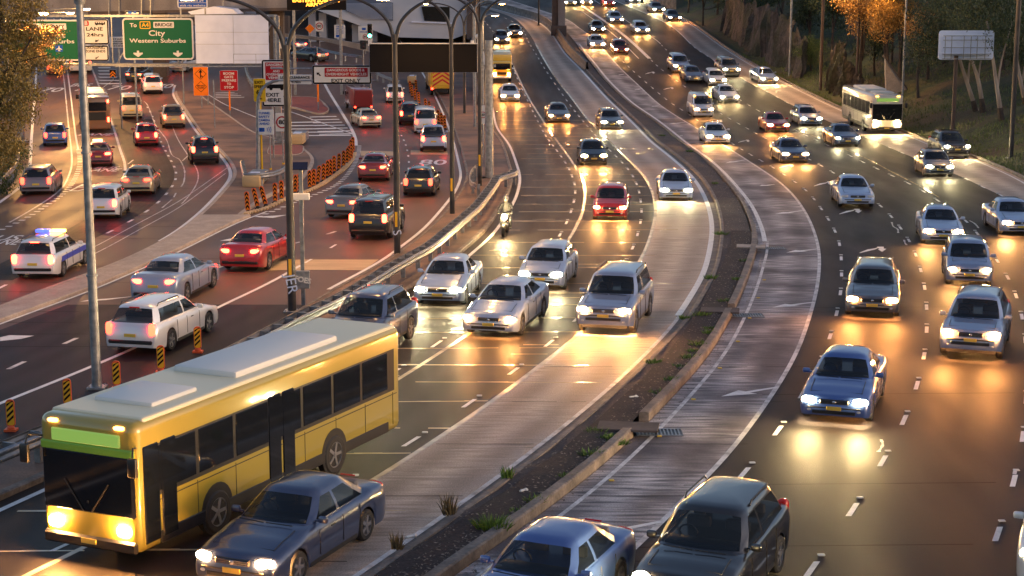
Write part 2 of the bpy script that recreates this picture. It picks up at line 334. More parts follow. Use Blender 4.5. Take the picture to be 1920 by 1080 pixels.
# the ground: one sheet
strip('ground', Const(-260), Const(260), -40, 420, -0.06, M_['ground'], 8, 2.0)
strip('road_asphalt', Shift(M_LEFT, -0.45), Shift(M3, 0), 14, 300, 0.0, M_['asphalt'], 18)
strip('road_concrete_lane', Shift(M3, 0.0), M_RIGHT, 14, 300, 0.003, M_['concrete_lane'], 10)
strip('road_gutter', Shift(M_RIGHT, 0), KL, 14, 300, 0.0, M_['kerb'], 1)
strip('road_arrow_lane', Shift(MED_R, 0), RC, 14, 300, 0.003, M_['concrete_grey'], 10)
strip('road_asphalt', RC, Shift(R4, 0), 14, 300, 0.0, M_['asphalt_dark'], 20)
strip('road_kerbside_lane', R4, RIGHT_EDGE, 60, 300, 0.0, M_['concrete_lane'], 4)
strip('road_kerbside_lane', R4, Const(34), 14, 60, 0.0, M_['asphalt_dark'], 4)
strip('road_left', Shift(L1L, -0.6), Shift(L2R, 0.4), 36, 300, 0.0, M_['asphalt_left'], 12)
# dark resurfaced lane
strip('road_dark_lane', Shift(L1C, 0.2), Shift(L1D, -0.1), 62, 140, 0.004, M_['asphalt_dark'], 3)
strip('road_dark_lane', Shift(L2L, 0.5), Shift(L2R, 0.35), 36, 57, 0.004, M_['asphalt_dark'], 4)
# verge between the two carriageways (guardrail, black lamp poles)
VL, VR = Shift(L2R, 0.45), Shift(M_LEFT, -0.6)
strip('verge', VL, VR, 22, 200, 0.12, M_['verge'], 4)
def kerb(name, c, d0, d1, y0, y1, h, m, step=0.75, gap=None, base=0.0):
    mb = MB(); ys = frange(y0, y1, step); a = Shift(c, d0); b = Shift(c, d1)
    for g0, g1 in (gap or []):
        inside = [y for y in ys if g0 <= y < g1]
        for y in ((inside[0], inside[-1]+(ys[1]-ys[0])) if inside else ()): z = ramp(y)+base; mb.quad((a.x(y), y, z-.05), (b.x(y), y, z-.05), (b.x(y), y, z+h-.013), (a.x(y), y, z+h-.013))
    for i in range(len(ys)-1):
        if gap and any(g0 <= ys[i] < g1 for g0, g1 in gap): continue
        p, q = ys[i], ys[i+1]; z0, z1 = ramp(p), ramp(q); j = 0.012 if (i % 5 == 0) else 0.0
        A = [(a.x(p), p, z0+base-.05), (a.x(p), p, z0+base+h-.03), (a.x(p)+0.04*(1 if d1 > d0 else -1), p, z0+base+h), (b.x(p), p, z0+base+h-j), (b.x(p), p, z0+base-.05)]
        B = [(a.x(q), q, z1+base-.05), (a.x(q), q, z1+base+h-.03), (a.x(q)+0.04*(1 if d1 > d0 else -1), q, z1+base+h), (b.x(q), q, z1+base+h), (b.x(q), q, z1+base-.05)]
        for k in range(4): mb.quad(A[k], A[k+1], B[k+1], B[k])
        if j: mb.quad((a.x(p), p, z0+base), (b.x(p), p, z0+base), (b.x(p), p, z0+base+h-j), (a.x(p), p, z0+base+h-.04))
    return struct(mb.build(name, m))
kerb('kerb', M_LEFT, -0.42, -0.62, 22, 200, 0.15, M_['kerb'])
kerb('kerb', L2R, 0.32, 0.47, 36, 200, 0.14, M_['kerb'])
# the median between middle and right carriageways
def med_fn(x, y, t): return 0.02*math.sin(x*3.1+y*0.7)+0.015*math.sin(y*2.3)
strip('median', Shift(M_RIGHT, 0.44), Shift(MED_R, -0.30), 14, 196, 0.13, M_['median'], 6, 0.8, med_fn)
SOILL, SOILR = Shift(MED_R, -1.15), Shift(MED_R, -0.26)
strip('median_soil', SOILL, SOILR, 14, 74, 0.175, M_['soil'], 3, 0.6, lambda x, y, t: med_fn(x, y, t)*0.6)
kerb('kerb', M_RIGHT, 0.30, 0.46, 14, 196, 0.16, M_['kerb'])
GA, GB = G(1208, 812).y, G(1383, 592).y
kerb('kerb', MED_R, -0.02, -0.26, 14, 73.2, 0.24, M_['kerb'], gap=[(GA-.4, GA+.7), (GB-.4, GB+.8)])
kerb('kerb', MED_R, -0.02, -0.22, 73.2, 196, 0.20, M_['kerb'])
kerb('kerb', RIGHT_EDGE, 0.0, 0.18, 60, 300, 0.16, M_['kerb'])
# grass slope on the right
gy = frange(40, 300, 2.0); gm = MB(); vs = []; fs = []; NC = 24
for y in gy:
    for c in range(NC+1):
        d = 0.18+(c/NC)**1.7*95
        x = RIGHT_EDGE.x(y)+d; n_ = 0.25*math.sin(x*0.7+y*0.31)+0.18*math.sin(y*0.9-x*0.23) if d > 2.5 else 0
        vs.append((x, y, H(x, y)+n_*min(1, (d-2)/6)+0.08))
for i in range(len(gy)-1):
    for c in range(NC): fs.append((i*(NC+1)+c, i*(NC+1)+c+1, (i+1)*(NC+1)+c+1, (i+1)*(NC+1)+c))
gm.add(vs, fs)
M_['grass_ground'] = nmat('grass_ground', (0.022, 0.030, 0.010), (0.060, 0.070, 0.020), 1.0, (0.85, 1), bump=0.8, bscale=9, c3=(0.06, 0.045, 0.022), s3=0.25, grain=0.45, bdist=0.08)
struct(gm.build('hillside', M_['grass_ground'], smooth=True, angle=80))

# ---- painted lines
def solid(c, y0, y1, w_, z, mb, step=0.8):
    ys = frange(y0, y1, step)
    for p, q in zip(ys, ys[1:]):
        k0, k1 = w_/2*math.sqrt(1+c.dx(p)**2), w_/2*math.sqrt(1+c.dx(q)**2)
        mb.quad((c.x(p)-k0, p, ramp(p)+z), (c.x(p)+k0, p, ramp(p)+z), (c.x(q)+k1, q, ramp(q)+z), (c.x(q)-k1, q, ramp(q)+z))
def arc(c, y0, y1):                        # points every 0.1 m of length
    out = [(0, y0)]; y = y0; L = 0
    while y < y1:
        s_ = math.sqrt(1+c.dx(y)**2); y += 0.1; L += 0.1*s_; out.append((L, y))
    return out
def dashed(c, y0, y1, on, off, w_, z, mb, stud=None, phase=0.0):
    A = arc(c, y0, y1); i = 0; L = phase
    def at(L):
        nonlocal i
        while i < len(A)-1 and A[i][0] < L: i += 1
        return A[i][1]
    while L < A[-1][0]-on:
        p = at(L); q = at(L+on); solid(c, p, q, w_, z, mb, 0.5)
        if stud is not None:
            g = q+0.35; x = c.x(g); stud.rbox((x, g, ramp(g)+z+0.012), (0.15, 0.11, 0.03), 0.015, seg=1)
        L += on+off
lm, lw = MB(), MB(); stud = MB()
ZL = 0.010
solid(M_LEFT, 18, 260, 0.16, ZL, lm); solid(L2R, 60, 240, 0.16, ZL, lm)
solid(Shift(M_RIGHT, -0.08), 55, 260, 0.22, ZL, lm); solid(Shift(M_RIGHT, -0.02), 18, 55, 0.13, ZL, lw)
solid(Shift(MED_R, 0.42), 20, 72, 0.11, ZL, lw); solid(Shift(MED_R, 0.30), 72, 200, 0.20, ZL, lm)
dashed(M1, 20, 240, 1.0, 3.0, 0.11, ZL, lm, stud); dashed(M2, 20, 240, 1.0, 3.0, 0.11, ZL, lm, stud)
dashed(R1, 20, 200, 1.0, 3.0, 0.115, ZL, lm, stud, 1.2); dashed(R2, 20, 190, 1.0, 3.0, 0.115, ZL, lm, stud, 2.2); dashed(R3, 20, 200, 1.0, 3.0, 0.115, ZL, lm, stud, 0.4)
dashed(R4, 60, 200, 1.0, 3.0, 0.115, ZL, lm, stud)
solid(Shift(RIGHT_EDGE, -0.35), 80, 290, 0.12, ZL, lm)
solid(RC, 16, 260, 0.13, ZL, lw); 
solid(R2, 186, 250, 0.42, ZL, lm); solid(R3, 200, 260, 0.12, ZL, lm); solid(Shift(R2, -1.2), 186, 240, 0.12, ZL, lm); solid(R4, 200, 260, 0.14, ZL, lm)
# left side
solid(L1L, 60, 220, 0.20, ZL, lm); solid(L1A, 78, 230, 0.11, ZL, lw); solid(L1B, 115, 230, 0.13, ZL, lm)
dashed(L1B, 66, 115, 0.30, 0.75, 0.30, ZL, lm); solid(L1C, 95, 200, 0.17, ZL, lw)
dashed(L1D, 60, 150, 1.0, 2.6, 0.14, ZL, lm); solid(Shift(L1D, 1.3), 85, 150, 0.07, ZL, lw)
solid(Shift(L1R, -0.1), 72, 165, 0.22, ZL, lm); solid(L2L, 48, 82, 0.13, ZL, lm)
dashed(L2C, 66, 130, 1.0, 3.0, 0.115, ZL, lm); solid(L2C, 34, 65.5, 0.16, ZL, lm)
dashed(L2D, 40, 75, 1.0, 2.5, 0.15, ZL, lw); dashed(Shift(L2L, 0.25), 80, 118, 0.3, 0.6, 0.3, ZL, lm); solid(L2L, 118, 190, 0.26, ZL, lm)
for pts in ([(430,312),(337,377),(270,413),(172,466),(85,508)], [(423,325),(335,390),(275,423),(175,478),(95,512)]):
    c = Curve(pts); solid(c, c.Y[0], c.Y[-1], 0.06, ZL, lw)
struct(lm.build('lane_markings', M_['paint'])); struct(lw.build('worn_markings', M_['paint_worn'])); struct(stud.build('road_studs', M_['plate_white']))
# longitudinal tar joints that glint, with pale gold painted in for it
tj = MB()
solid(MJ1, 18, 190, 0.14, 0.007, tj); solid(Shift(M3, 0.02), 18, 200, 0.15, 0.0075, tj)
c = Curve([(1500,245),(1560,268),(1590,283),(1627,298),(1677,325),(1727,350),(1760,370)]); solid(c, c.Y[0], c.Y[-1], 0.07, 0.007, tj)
rj = random.Random(3)
yy = 24.0
while yy < 150:                            # transverse sealed joints of the middle carriageway
    dy = rj.uniform(-.15, .25); x0, x1 = M_LEFT.x(yy)+rj.uniform(0, 1.0), (M3.x(yy) if rj.random() < 0.55 else M_RIGHT.x(yy)-rj.uniform(0.3, 3))
    n = 10
    for k in range(n):
        a, b = x0+(x1-x0)*k/n, x0+(x1-x0)*(k+1)/n
        if rj.random() < 0.05: continue
        ya, yb = yy+dy*k/n, yy+dy*(k+1)/n; wd = rj.uniform(0.035, 0.075)*(1+yy/60)
        tj.quad((a, ya, ramp(ya)+0.0085), (b, yb, ramp(yb)+0.0085), (b, yb+wd, ramp(yb)+0.0085), (a, ya+wd, ramp(ya)+0.0085))
    if rj.random() < 0.6 :
        a = rj.uniform(M_LEFT.x(yy), M3.x(yy)); q = yy+rj.uniform(.5, 1.5)
        tj.quad((a, q, ramp(q)+.0085), (a+1.1, q, ramp(q)+.0085), (a+1.1, q+.08, ramp(q)+.0085), (a, q+.08, ramp(q)+.0085))
    yy += rj.uniform(1.9, 2.6) if yy < 60 else rj.uniform(3.0, 3.8)
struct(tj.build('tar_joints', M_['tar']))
tk = MB(); yy = 22.0
while yy < 150:                            # slab joints of the right carriageway and of the left roads
    for a, b, q in ((MED_R.x(yy)+.3, RC.x(yy)+rj.uniform(0, 1.2), 0.007), (M3.x(yy)+.2, M_RIGHT.x(yy)-.2, 0.0075)):
        for k in range(6):
            u0, u1 = a+(b-a)*k/6, a+(b-a)*(k+1)/6; wd = 0.035
            if rj.random() < 0.85: tk.quad((u0, yy, ramp(yy)+q), (u1, yy, ramp(yy)+q), (u1, yy+wd, ramp(yy)+q), (u0, yy+wd, ramp(yy)+q))
    if rj.random() < 0.4: tk.quad((RC.x(yy), yy+.8, ramp(yy)+.006), (R3.x(yy), yy+1.0, ramp(yy)+.006), (R3.x(yy), yy+1.04, ramp(yy)+.006), (RC.x(yy), yy+.84, ramp(yy)+.006))
    yy += 4.2
yy = 50
while yy < 150:
    a, b = max(L1L.x(yy), -60), L2R.x(yy); u = a+(b-a)*rj.random()*.5; v_ = u+rj.uniform(3, 7)
    tk.quad((u, yy, ramp(yy)+.007), (v_, yy, ramp(yy)+.007), (v_, yy+.04, ramp(yy)+.007), (u, yy+.04, ramp(yy)+.007)); yy += 1.9
struct(tk.build('slab_joints', M_['tar_dark']))
# wandering crack seals
ck = MB()
def crack(pts, w_=0.035, m=0):
    P = [G(u, v) for u, v in catmull(pts, 6)]
    for p, q in zip(P, P[1:]):
        d = (q-p); d.z = 0
        if d.length < 1e-4: continue
        n = Vector((-d.y, d.x, 0)).normalized()*w_*rj.uniform(0.6, 1.5)
        ck.quad(p+n+Vector((0, 0, .012)), p-n+Vector((0, 0, .012)), q-n+Vector((0, 0, .012)), q+n+Vector((0, 0, .012)))
for pts in ([(1672,417),(1675,425),(1683,430),(1684,437)], [(1695,450),(1697,456),(1700,460)], [(1818,414),(1828,420),(1835,428)], [(1652,825),(1655,835),(1647,848)],
            [(270,190),(278,200),(292,235),(312,262),(322,290),(337,300),(346,320),(345,340),(340,350)], [(342,302),(355,290)], [(240,308),(250,300)], [(1904,880),(1902,890)], [(330,362),(326,370)], [(322,375),(310,385),(304,390)]): crack(pts)
struct(ck.build('crack_seals', M_['paint_worn']))
# arrows and other flat markings, drawn on the road
fm = MB()
def flat(pts, z=0.011, mb=fm): mb.poly([G(u, v)+Vector((0, 0, z)) for u, v in pts])
def merge_arrow(tx, ty, hx, hy, k):       # head tip at (hx,hy), tail at (tx,ty), pixel sizes scaled by k
    T, Hh = G(tx, ty), G(hx, hy); d = (Hh-T); L = d.length; d.normalize(); n = Vector((-d.y, d.x, 0)).normalized()
    w0 = 0.09*k; mid = T+d*L*0.52
    P = [T+n*w0*.6, mid+n*w0, mid+n*w0*3.2-d*0.05*L, Hh, mid-n*w0*3.2+d*0.05*L, mid-n*w0, T-n*w0*.6]
    fm.poly([p+Vector((0, 0, .012)) for p in P])
for a in ((1455,727,1352,744,1.0),(1526,567,1448,577,1.0),(1534,467,1474,474,1.0),(1507,395,1453,402,1.0),(1238,979,1074,1012,1.0),(1452,346,1424,349,1.1),(1398,300,1360,306,1.1),(1286,229,1254,233,1.2),(1236,198,1222,200,1.2),(1201,167,1190,169,1.2),(1170,139,1160,141,1.2)): merge_arrow(*a)
def turn_arrow(cx, cy, s_):
    # swerving arrow of the second lane
    P = [(-25,5),(-10,-1),(4,-3),(9,-5),(9,-3.4),(4,-1),(-8,2),(-25,6)]
    Q = [(7,-6),(20,-6),(20,-2.5),(25,-2),(17,3.5),(9,-1),(12,-1.5)]
    for S in (P, Q): flat([(cx+a*s_, cy+b*s_) for a, b in S])
turn_arrow(1637, 469, 1.0); turn_arrow(1595, 397, .85); turn_arrow(1545, 345, .75); turn_arrow(1475, 312, .0001+.55); turn_arrow(1395, 265, .45); turn_arrow(1345, 228, .42); turn_arrow(1254, 166, .4); turn_arrow(1219, 137, .38)
for P in ([(0,633),(18,629),(64,630),(40,636),(0,640)], [(150,566),(200,563),(262,555),(205,560),(165,563)], [(320,498),(350,495),(385,494),(430,498),(350,502)], [(476,407),(510,405),(540,403),(512,409)], [(412,452),(430,448),(480,444),(440,452)]): flat(P)
struct(fm.build('road_arrows', M_['paint']))
om = MB()
for P in ([(492,491),(560,487),(710,487),(682,507),(560,506),(480,508)], [(675,283),(740,284),(740,292),(677,292)], [(770,282),(838,282),(840,290),(770,290)]): flat(P, 0.008, om)
struct(om.build('ochre_road_bands', M_['ochre_paint']))
bm_ = MB(); flat([(140,345),(228,340),(222,352),(125,358)], 0.008, bm_); struct(bm_.build('bus_lane_patch', M_['red_paving']))
# gore stripes
gs = MB()
for k in range(7):
    y = 219+k*5.4; flat([(580+k*3, y), (630+k*5.2, y-1.3), (632+k*5.2, y+0.2), (581+k*3, y+1.4)], .011, gs)
for k in range(5):
    y = 229+k*6.2; flat([(545, y), (600+k*14, y-1), (603+k*14, y+.8), (545, y+1.6)], .011, gs)
for k in range(7):
    y = 120+k*6; flat([(183, y), (203+k*4.4, y), (203+k*4, y+2), (184+k, y+2)], .011, gs)
c = Curve([(515,200),(560,215),(610,233),(662,251)]); 
P = [G(u, v) for u, v in catmull([(515,200),(560,215),(610,233),(662,251)], 5)]
for a in range(len(P)-1): gs.quad(P[a]+Vector((0, -.25, .011)), P[a]+Vector((0, .25, .011)), P[a+1]+Vector((0, .25, .011)), P[a+1]+Vector((0, -.25, .011)))
P = [G(u, v) for u, v in catmull([(390,177),(420,195),(450,208),(480,220)], 5)]
for a in range(len(P)-1): gs.quad(P[a]+Vector((0, -.2, .011)), P[a]+Vector((0, .2, .011)), P[a+1]+Vector((0, .2, .011)), P[a+1]+Vector((0, -.2, .011)))
P = [G(u, v) for u, v in catmull([(192,165),(215,150),(240,142),(275,132),(298,126)], 5)]
for a in range(len(P)-1): gs.quad(P[a]+Vector((0, -.3, .011)), P[a]+Vector((0, .3, .011)), P[a+1]+Vector((0, .3, .011)), P[a+1]+Vector((0, -.3, .011)))
for k in range(4):
    y = 174+k*3; flat([(404, y), (440+k*6, y-1), (440+k*6, y-.3), (404, y+.7)], .011, gs)
struct(gs.build('gore_stripes', M_['paint']))
# words on the road
def ground_text(s_, u, v, wide, long, sx=1.0):
    p = G(u, v); o = text_mesh('road_lettering', s_, 1.0, M_['paint'], bold=0.012)
    xs = [q.co.x for q in o.data.vertices]; ys_ = [q.co.y for q in o.data.vertices]
    W0, L0 = max(xs)-min(xs), max(ys_)-min(ys_)
    dzdy = (ramp(p.y+1)-ramp(p.y-1))/2
    for q in o.data.vertices:
        q.co.x = (q.co.x)*wide/W0; q.co.y = (q.co.y)*long/L0; q.co.z = q.co.y*dzdy+0.014
    o.location = p; return struct(o)
ground_text('LANE', 176, 355.5, 2.5, 1.9); ground_text('BUS', 178, 349, 1.9, 1.7)
ground_text('LANE', 192, 319.5, 2.0, 1.7); ground_text('BUS', 200, 315, 1.4, 1.3)
ground_text('LANE', 180, 252.5, 2.5, 1.9); ground_text('BUS', 152, 160, 1.9, 2.2)
ground_text('70', 97, 169, 2.0, 3); ground_text('70', 162, 167, 2.0, 3); ground_text('70', 224, 165, 2.1, 3); ground_text('70', 308, 162, 1.6, 3)
ground_text('80', 812, 305, 1.75, 3.2); ground_text('80', 726, 307, 1.6, 3)
ground_text('BUS', 3, 447, 1.6, 1.6); ground_text('LANE', 3, 455, 1.6, 1.6)

# ---- islands on the left
def island(name, pts, h, m, mk, kw=0.25):
    P = [G(u, v) for u, v in catmull(list(pts)+[pts[0]], 5)[:-1]]
    c = sum(P, Vector())/len(P)
    mb = MB(); n = len(P)
    inner = [p+(c-p).normalized()*kw for p in P]
    for i in range(n):
        j = (i+1) % n; up = Vector((0, 0, h))
        mb.quad(P[i]-Vector((0, 0, .05)), P[j]-Vector((0, 0, .05)), P[j]+up, P[i]+up, 1); mb.quad(P[i]+up, P[j]+up, inner[j]+up, inner[i]+up, 1)
    mb.poly([p+Vector((0, 0, h-.01)) for p in inner], 0)
    return struct(mb.build(name, [m, mk]))
def island2(name, a, b, y0, y1, h, m, mk):
    strip(name, Shift(a, 0.2), Shift(b, -0.2), y0, y1, h-0.01, m, 3)
    kerb('kerb', a, 0.0, 0.22, y0, y1, h, mk); kerb('kerb', b, 0.0, -0.22, y0, y1, h, mk)
island2('traffic_island', Shift(L1R, 0.05), Shift(L2L, -0.1), 40, 80, 0.13, M_['kerb_pale'], M_['kerb_pale'])
I2R = Curve([(390,190),(440,225),(480,252),(520,262),(560,275),(590,300),(575,330),(560,345),(500,372),(455,405)])
island2('traffic_island', Shift(L1R, 0.05), I2R, 80, 160, 0.13, M_['verge'], M_['kerb_pale'])
island('red_paved_island', [(540,183),(585,184),(602,190),(617,206),(612,213),(595,215),(555,205),(535,200)], 0.14, M_['red_paving'], M_['kerb_pale'])
island('red_paved_patch', [(505,277),(555,275),(570,280),(560,293),(505,293)], 0.16, M_['red_paving'], M_['kerb_pale'], 0.1)
# gutter grates
for (u, v) in ((1236, 812), (1400, 592), (1448, 466)):
    p = G(u, v); g = MB()
    g.box((0, 0, 0.004), (1.15, 0.62, 0.012), 1)
    for k in range(12): g.box((-0.5+k*0.09, 0, 0.022), (0.035, 0.56, 0.02), 0)
    g.box((0, -.3, .022), (1.12, .04, .024), 0); g.box((0, .3, .022), (1.12, .04, .024), 0)
    o = g.build('gutter_grate', [M_['galv'], M_['black']]); o.location = p
    tag(o, {1236: 'slotted steel gutter grate by the broken kerb, nearest to the camera', 1400: 'slotted steel gutter grate halfway along the median kerb', 1448: 'farthest gutter grate, where the tall median kerb ends'}[u], 'grate', 'gutter grates along the median')
# ================================================================ VEHICLES (forward is local +Y, origin on the ground at the middle)
def lerp(a, b, t): return a+(b-a)*t
def prof(pts, y):                          # pts: (y, z) front to rear, descending y
    if y >= pts[0][0]: return pts[0][1]
    for (y0, z0), (y1, z1) in zip(pts, pts[1:]):
        if y >= y1:
            t = (y0-y)/(y0-y1); t = t*t*(3-2*t)*0.5+t*0.5; return lerp(z0, z1, t)
    return pts[-1][1]
def body_mesh(L, W, top, wheels, rad, zb=0.20, ends=0.26, squeeze=0.80, crown=0.03, nose=0.45, tumble=0.04):
    hl = L/2; ys = set()
    for e in (0, .015, .04, .08, .13, .2, .28, .36, .45, .6): ys.add(round(hl-e, 4)); ys.add(round(-hl+e, 4))
    y = -hl+.6
    while y < hl-.6: ys.add(round(y, 4)); y += 0.16
    R_ = rad+0.055
    for wy in wheels:
        for k in range(15): ys.add(round(wy-R_+2*R_*k/14, 4))
        ys.add(round(wy-R_-.004, 4)); ys.add(round(wy+R_+.004, 4))
    ys = sorted((v for v in ys if -hl <= v <= hl), reverse=True)
    rings = []
    for y in ys:
        e = hl-abs(y); k = min(e/nose, 1); w_ = W/2*(squeeze+(1-squeeze)*math.sqrt(max(0, 1-(1-k)**2)))
        zt = prof(top, y); z0 = ends+(zb-ends)*min(e/0.35, 1)
        for wy in wheels:
            d = abs(y-wy)
            if d < R_: z0 = max(z0, rad*0.98+math.sqrt(max(0, R_*R_-d*d)))
        h = zt-0.11-z0; h = max(h, 0.05)
        half = [(0, zt+crown), (.35*w_, zt+crown*.9), (.68*w_, zt+crown*.35), (.88*w_, zt-.02), ((0.965-tumble*.3)*w_, zt-.07), (.995*w_, z0+h*.80), (1.0*w_, z0+h*.52), (.992*w_, z0+h*.22), (.965*w_, z0)]
        rings.append([(-x, y, z) for x, z in half[::-1]]+[(x, y, z) for x, z in half[1:]])
    mb = MB(); n = len(rings[0]); vs = [p for r in rings for p in r]; fs = []
    for i in range(len(rings)-1):
        for k in range(n-1): fs.append((i*n+k, i*n+k+1, (i+1)*n+k+1, (i+1)*n+k))
    m = (n-1)//2
    for base in (0, (len(rings)-1)*n):
        for k in range(m): fs.append((base+k, base+k+1, base+n-2-k, base+n-1-k) if k < m-1 else (base+k, base+k+1, base+n-1-k))
    mb.add(vs, fs); return mb
def house(yA, yB, yC, yD, zl, zr, wl, wu, yBp, extra=None, bow=.14):
    # glasshouse: returns body MB (pillars, roof) and glass MBs; the y's are at the centre line, yBp the B pillar
    segs = []                               # (lower xy, upper xy) going round the left half from front centre
    nf = 5; low, upp, kind = [], [], []
    wa = wl-.10; wb = wu-.08
    for i in range(nf+1):
        a = i/nf; low.append((a*wa, yA-bow*a*a)); upp.append((a*wb, yB-bow*.5*a*a)); 
        if i: kind.append('W')
    low.append((wl, yA-bow-.20)); upp.append((wu, yB-bow*.5-.14)); kind.append('P')
    fy0, uy0 = yA-bow-.20, yB-bow*.5-.14; ry0, ru0 = yD+.24, yC+.16
    ub = yBp
    for i in range(1, 5): low.append((wl, lerp(fy0, yBp+.05, i/4))); upp.append((wu, lerp(uy0, ub+.04, i/4))); kind.append('S1')
    low.append((wl, yBp-.05)); upp.append((wu, ub-.04)); kind.append('P')
    sr = [yBp-.05, ry0]; 
    for i in range(1, 5): low.append((lerp(wl, wl-.02, i/4), lerp(yBp-.05, ry0+.12, i/4))); upp.append((lerp(wu, wu-.02, i/4), lerp(ub-.04, ru0+.10, i/4))); kind.append('S2')
    low.append((wl-.10, yD+.07)); upp.append((wu-.09, yC+.05)); kind.append('P')
    for i in range(1, 5):
        a = 1-i/4; low.append((a*(wl-.10), yD+.07*a*a)); upp.append((a*(wu-.09), yC+.05*a*a)); kind.append('B')
    rows = [(0, 0.0), (.10, .01), (.5, .035), (.90, .02), (1.0, 0)]
    zc = zr-zl
    parts = {k: MB() for k in ('body', 'W', 'S1', 'S2', 'B', 'S11', 'S1-1', 'S21', 'S2-1')}
    def P(i, r, s):
        v, bul = rows[r]; (x0, y0), (x1, y1) = low[i], upp[i]
        x = lerp(x0, x1, v); y = lerp(y0, y1, v)
        if kind[min(i, len(kind)-1)] in ('S1', 'S2', 'P'): x += bul
        z = zl+zc*v-(0.05*(abs(x)/wu)**3*v)
        return Vector((s*x, y, z))
    for s in (1, -1):
        for i in range(len(low)-1):
            for r in range(4):
                k = kind[i] if r in (1, 2) and kind[i] != 'P' else 'body'
                if k in ('S1', 'S2'): k = k+str(s)
                parts[k].quad(P(i, r, s), P(i+1, r, s), P(i+1, r+1, s), P(i, r+1, s))
        # roof
        cy = (yB+yC)/2
        prev = [P(i, 4, s) for i in range(len(low))]
        for f, dz in ((.93, .028), (.75, .052), (.4, .068), (0.0, .072)):
            cur = []
            for p in prev if False else [P(i, 4, s) for i in range(len(low))]:
                q = Vector((p.x*f, cy+(p.y-cy)*f, 0)); q.z = lerp(zr+.0, p.z, f**3)+dz*(1 if f < .95 else 1)
                cur.append(q)
            for i in range(len(low)-1): parts['body'].quad(prev[i], prev[i+1], cur[i+1], cur[i])
            prev = cur
    return parts
def make_wheel(rad, w_=0.21):
    t = MB(); M = Matrix.Rotation(R(90), 3, 'Y')
    t.lathe([(rad*.66, -w_/2), (rad*.9, -w_/2), (rad, -w_/2+.04), (rad, w_/2-.04), (rad*.9, w_/2), (rad*.66, w_/2)], 22, M=M)
    r = MB(); r.lathe([(rad*.67, w_/2-.01), (rad*.62, w_/2-.012), (rad*.60, w_/2-.07), (0.02, w_/2-.07)], 22, M=M)
    for k in range(5):
        a = 2*math.pi*k/5; r.box((w_/2-.035, math.cos(a)*rad*.34, math.sin(a)*rad*.34), (.04, .075, rad*.52), M=Matrix.Rotation(math.pi/2-a, 3, 'X') if False else Matrix.Rotation(a-math.pi/2, 3, 'X'))
    r.lathe([(.06, w_/2-.07), (.06, w_/2-.005), (0.005, w_/2-.002)], 12, M=M)
    return t, r
WH = {}
def wheels_on(root, rad, pts, w_=0.21):
    if (rad, w_) not in WH:
        t, r = make_wheel(rad, w_); a = t.build('tyre', M_['rubber'], smooth=True); b = r.build('rim', M_['rim'], smooth=True)
        WH[(rad, w_)] = (a.data, b.data); bpy.data.objects.remove(a); bpy.data.objects.remove(b)
    a, b = WH[(rad, w_)]
    for x, y in pts:
        e = bpy.data.objects.new('wheel', a); C.objects.link(e); e.parent = root; e.location = (x, y, rad)
        e.rotation_euler = (0, 0, 0 if x > 0 else math.pi)
        r = bpy.data.objects.new('rim', b); C.objects.link(r); r.parent = e
def lamp_pair(root, name, c, s, mt, p=0.7, yaw=0.0):
    for sg in (1, -1):
        m = MB(); m.ell((0, 0, 0), s, p=p, M=Matrix.Rotation(-sg*yaw, 3, 'Z')); o = m.build(name, mt, root, smooth=True, angle=60); o.location = (sg*c[0], c[1], c[2])
def panel(root, name, c, s, mt, b=0.02):
    m = MB(); m.rbox((0, 0, 0), s, b, seg=1); o = m.build(name, mt, root); o.location = c; return o
M_['seat'] = mat('seat_cloth', (.10, .095, .10), .85)
DEF_PAINT = mat('car_paint', (0.4, 0.42, 0.46), 0.25, 0.5, coat=1.0)
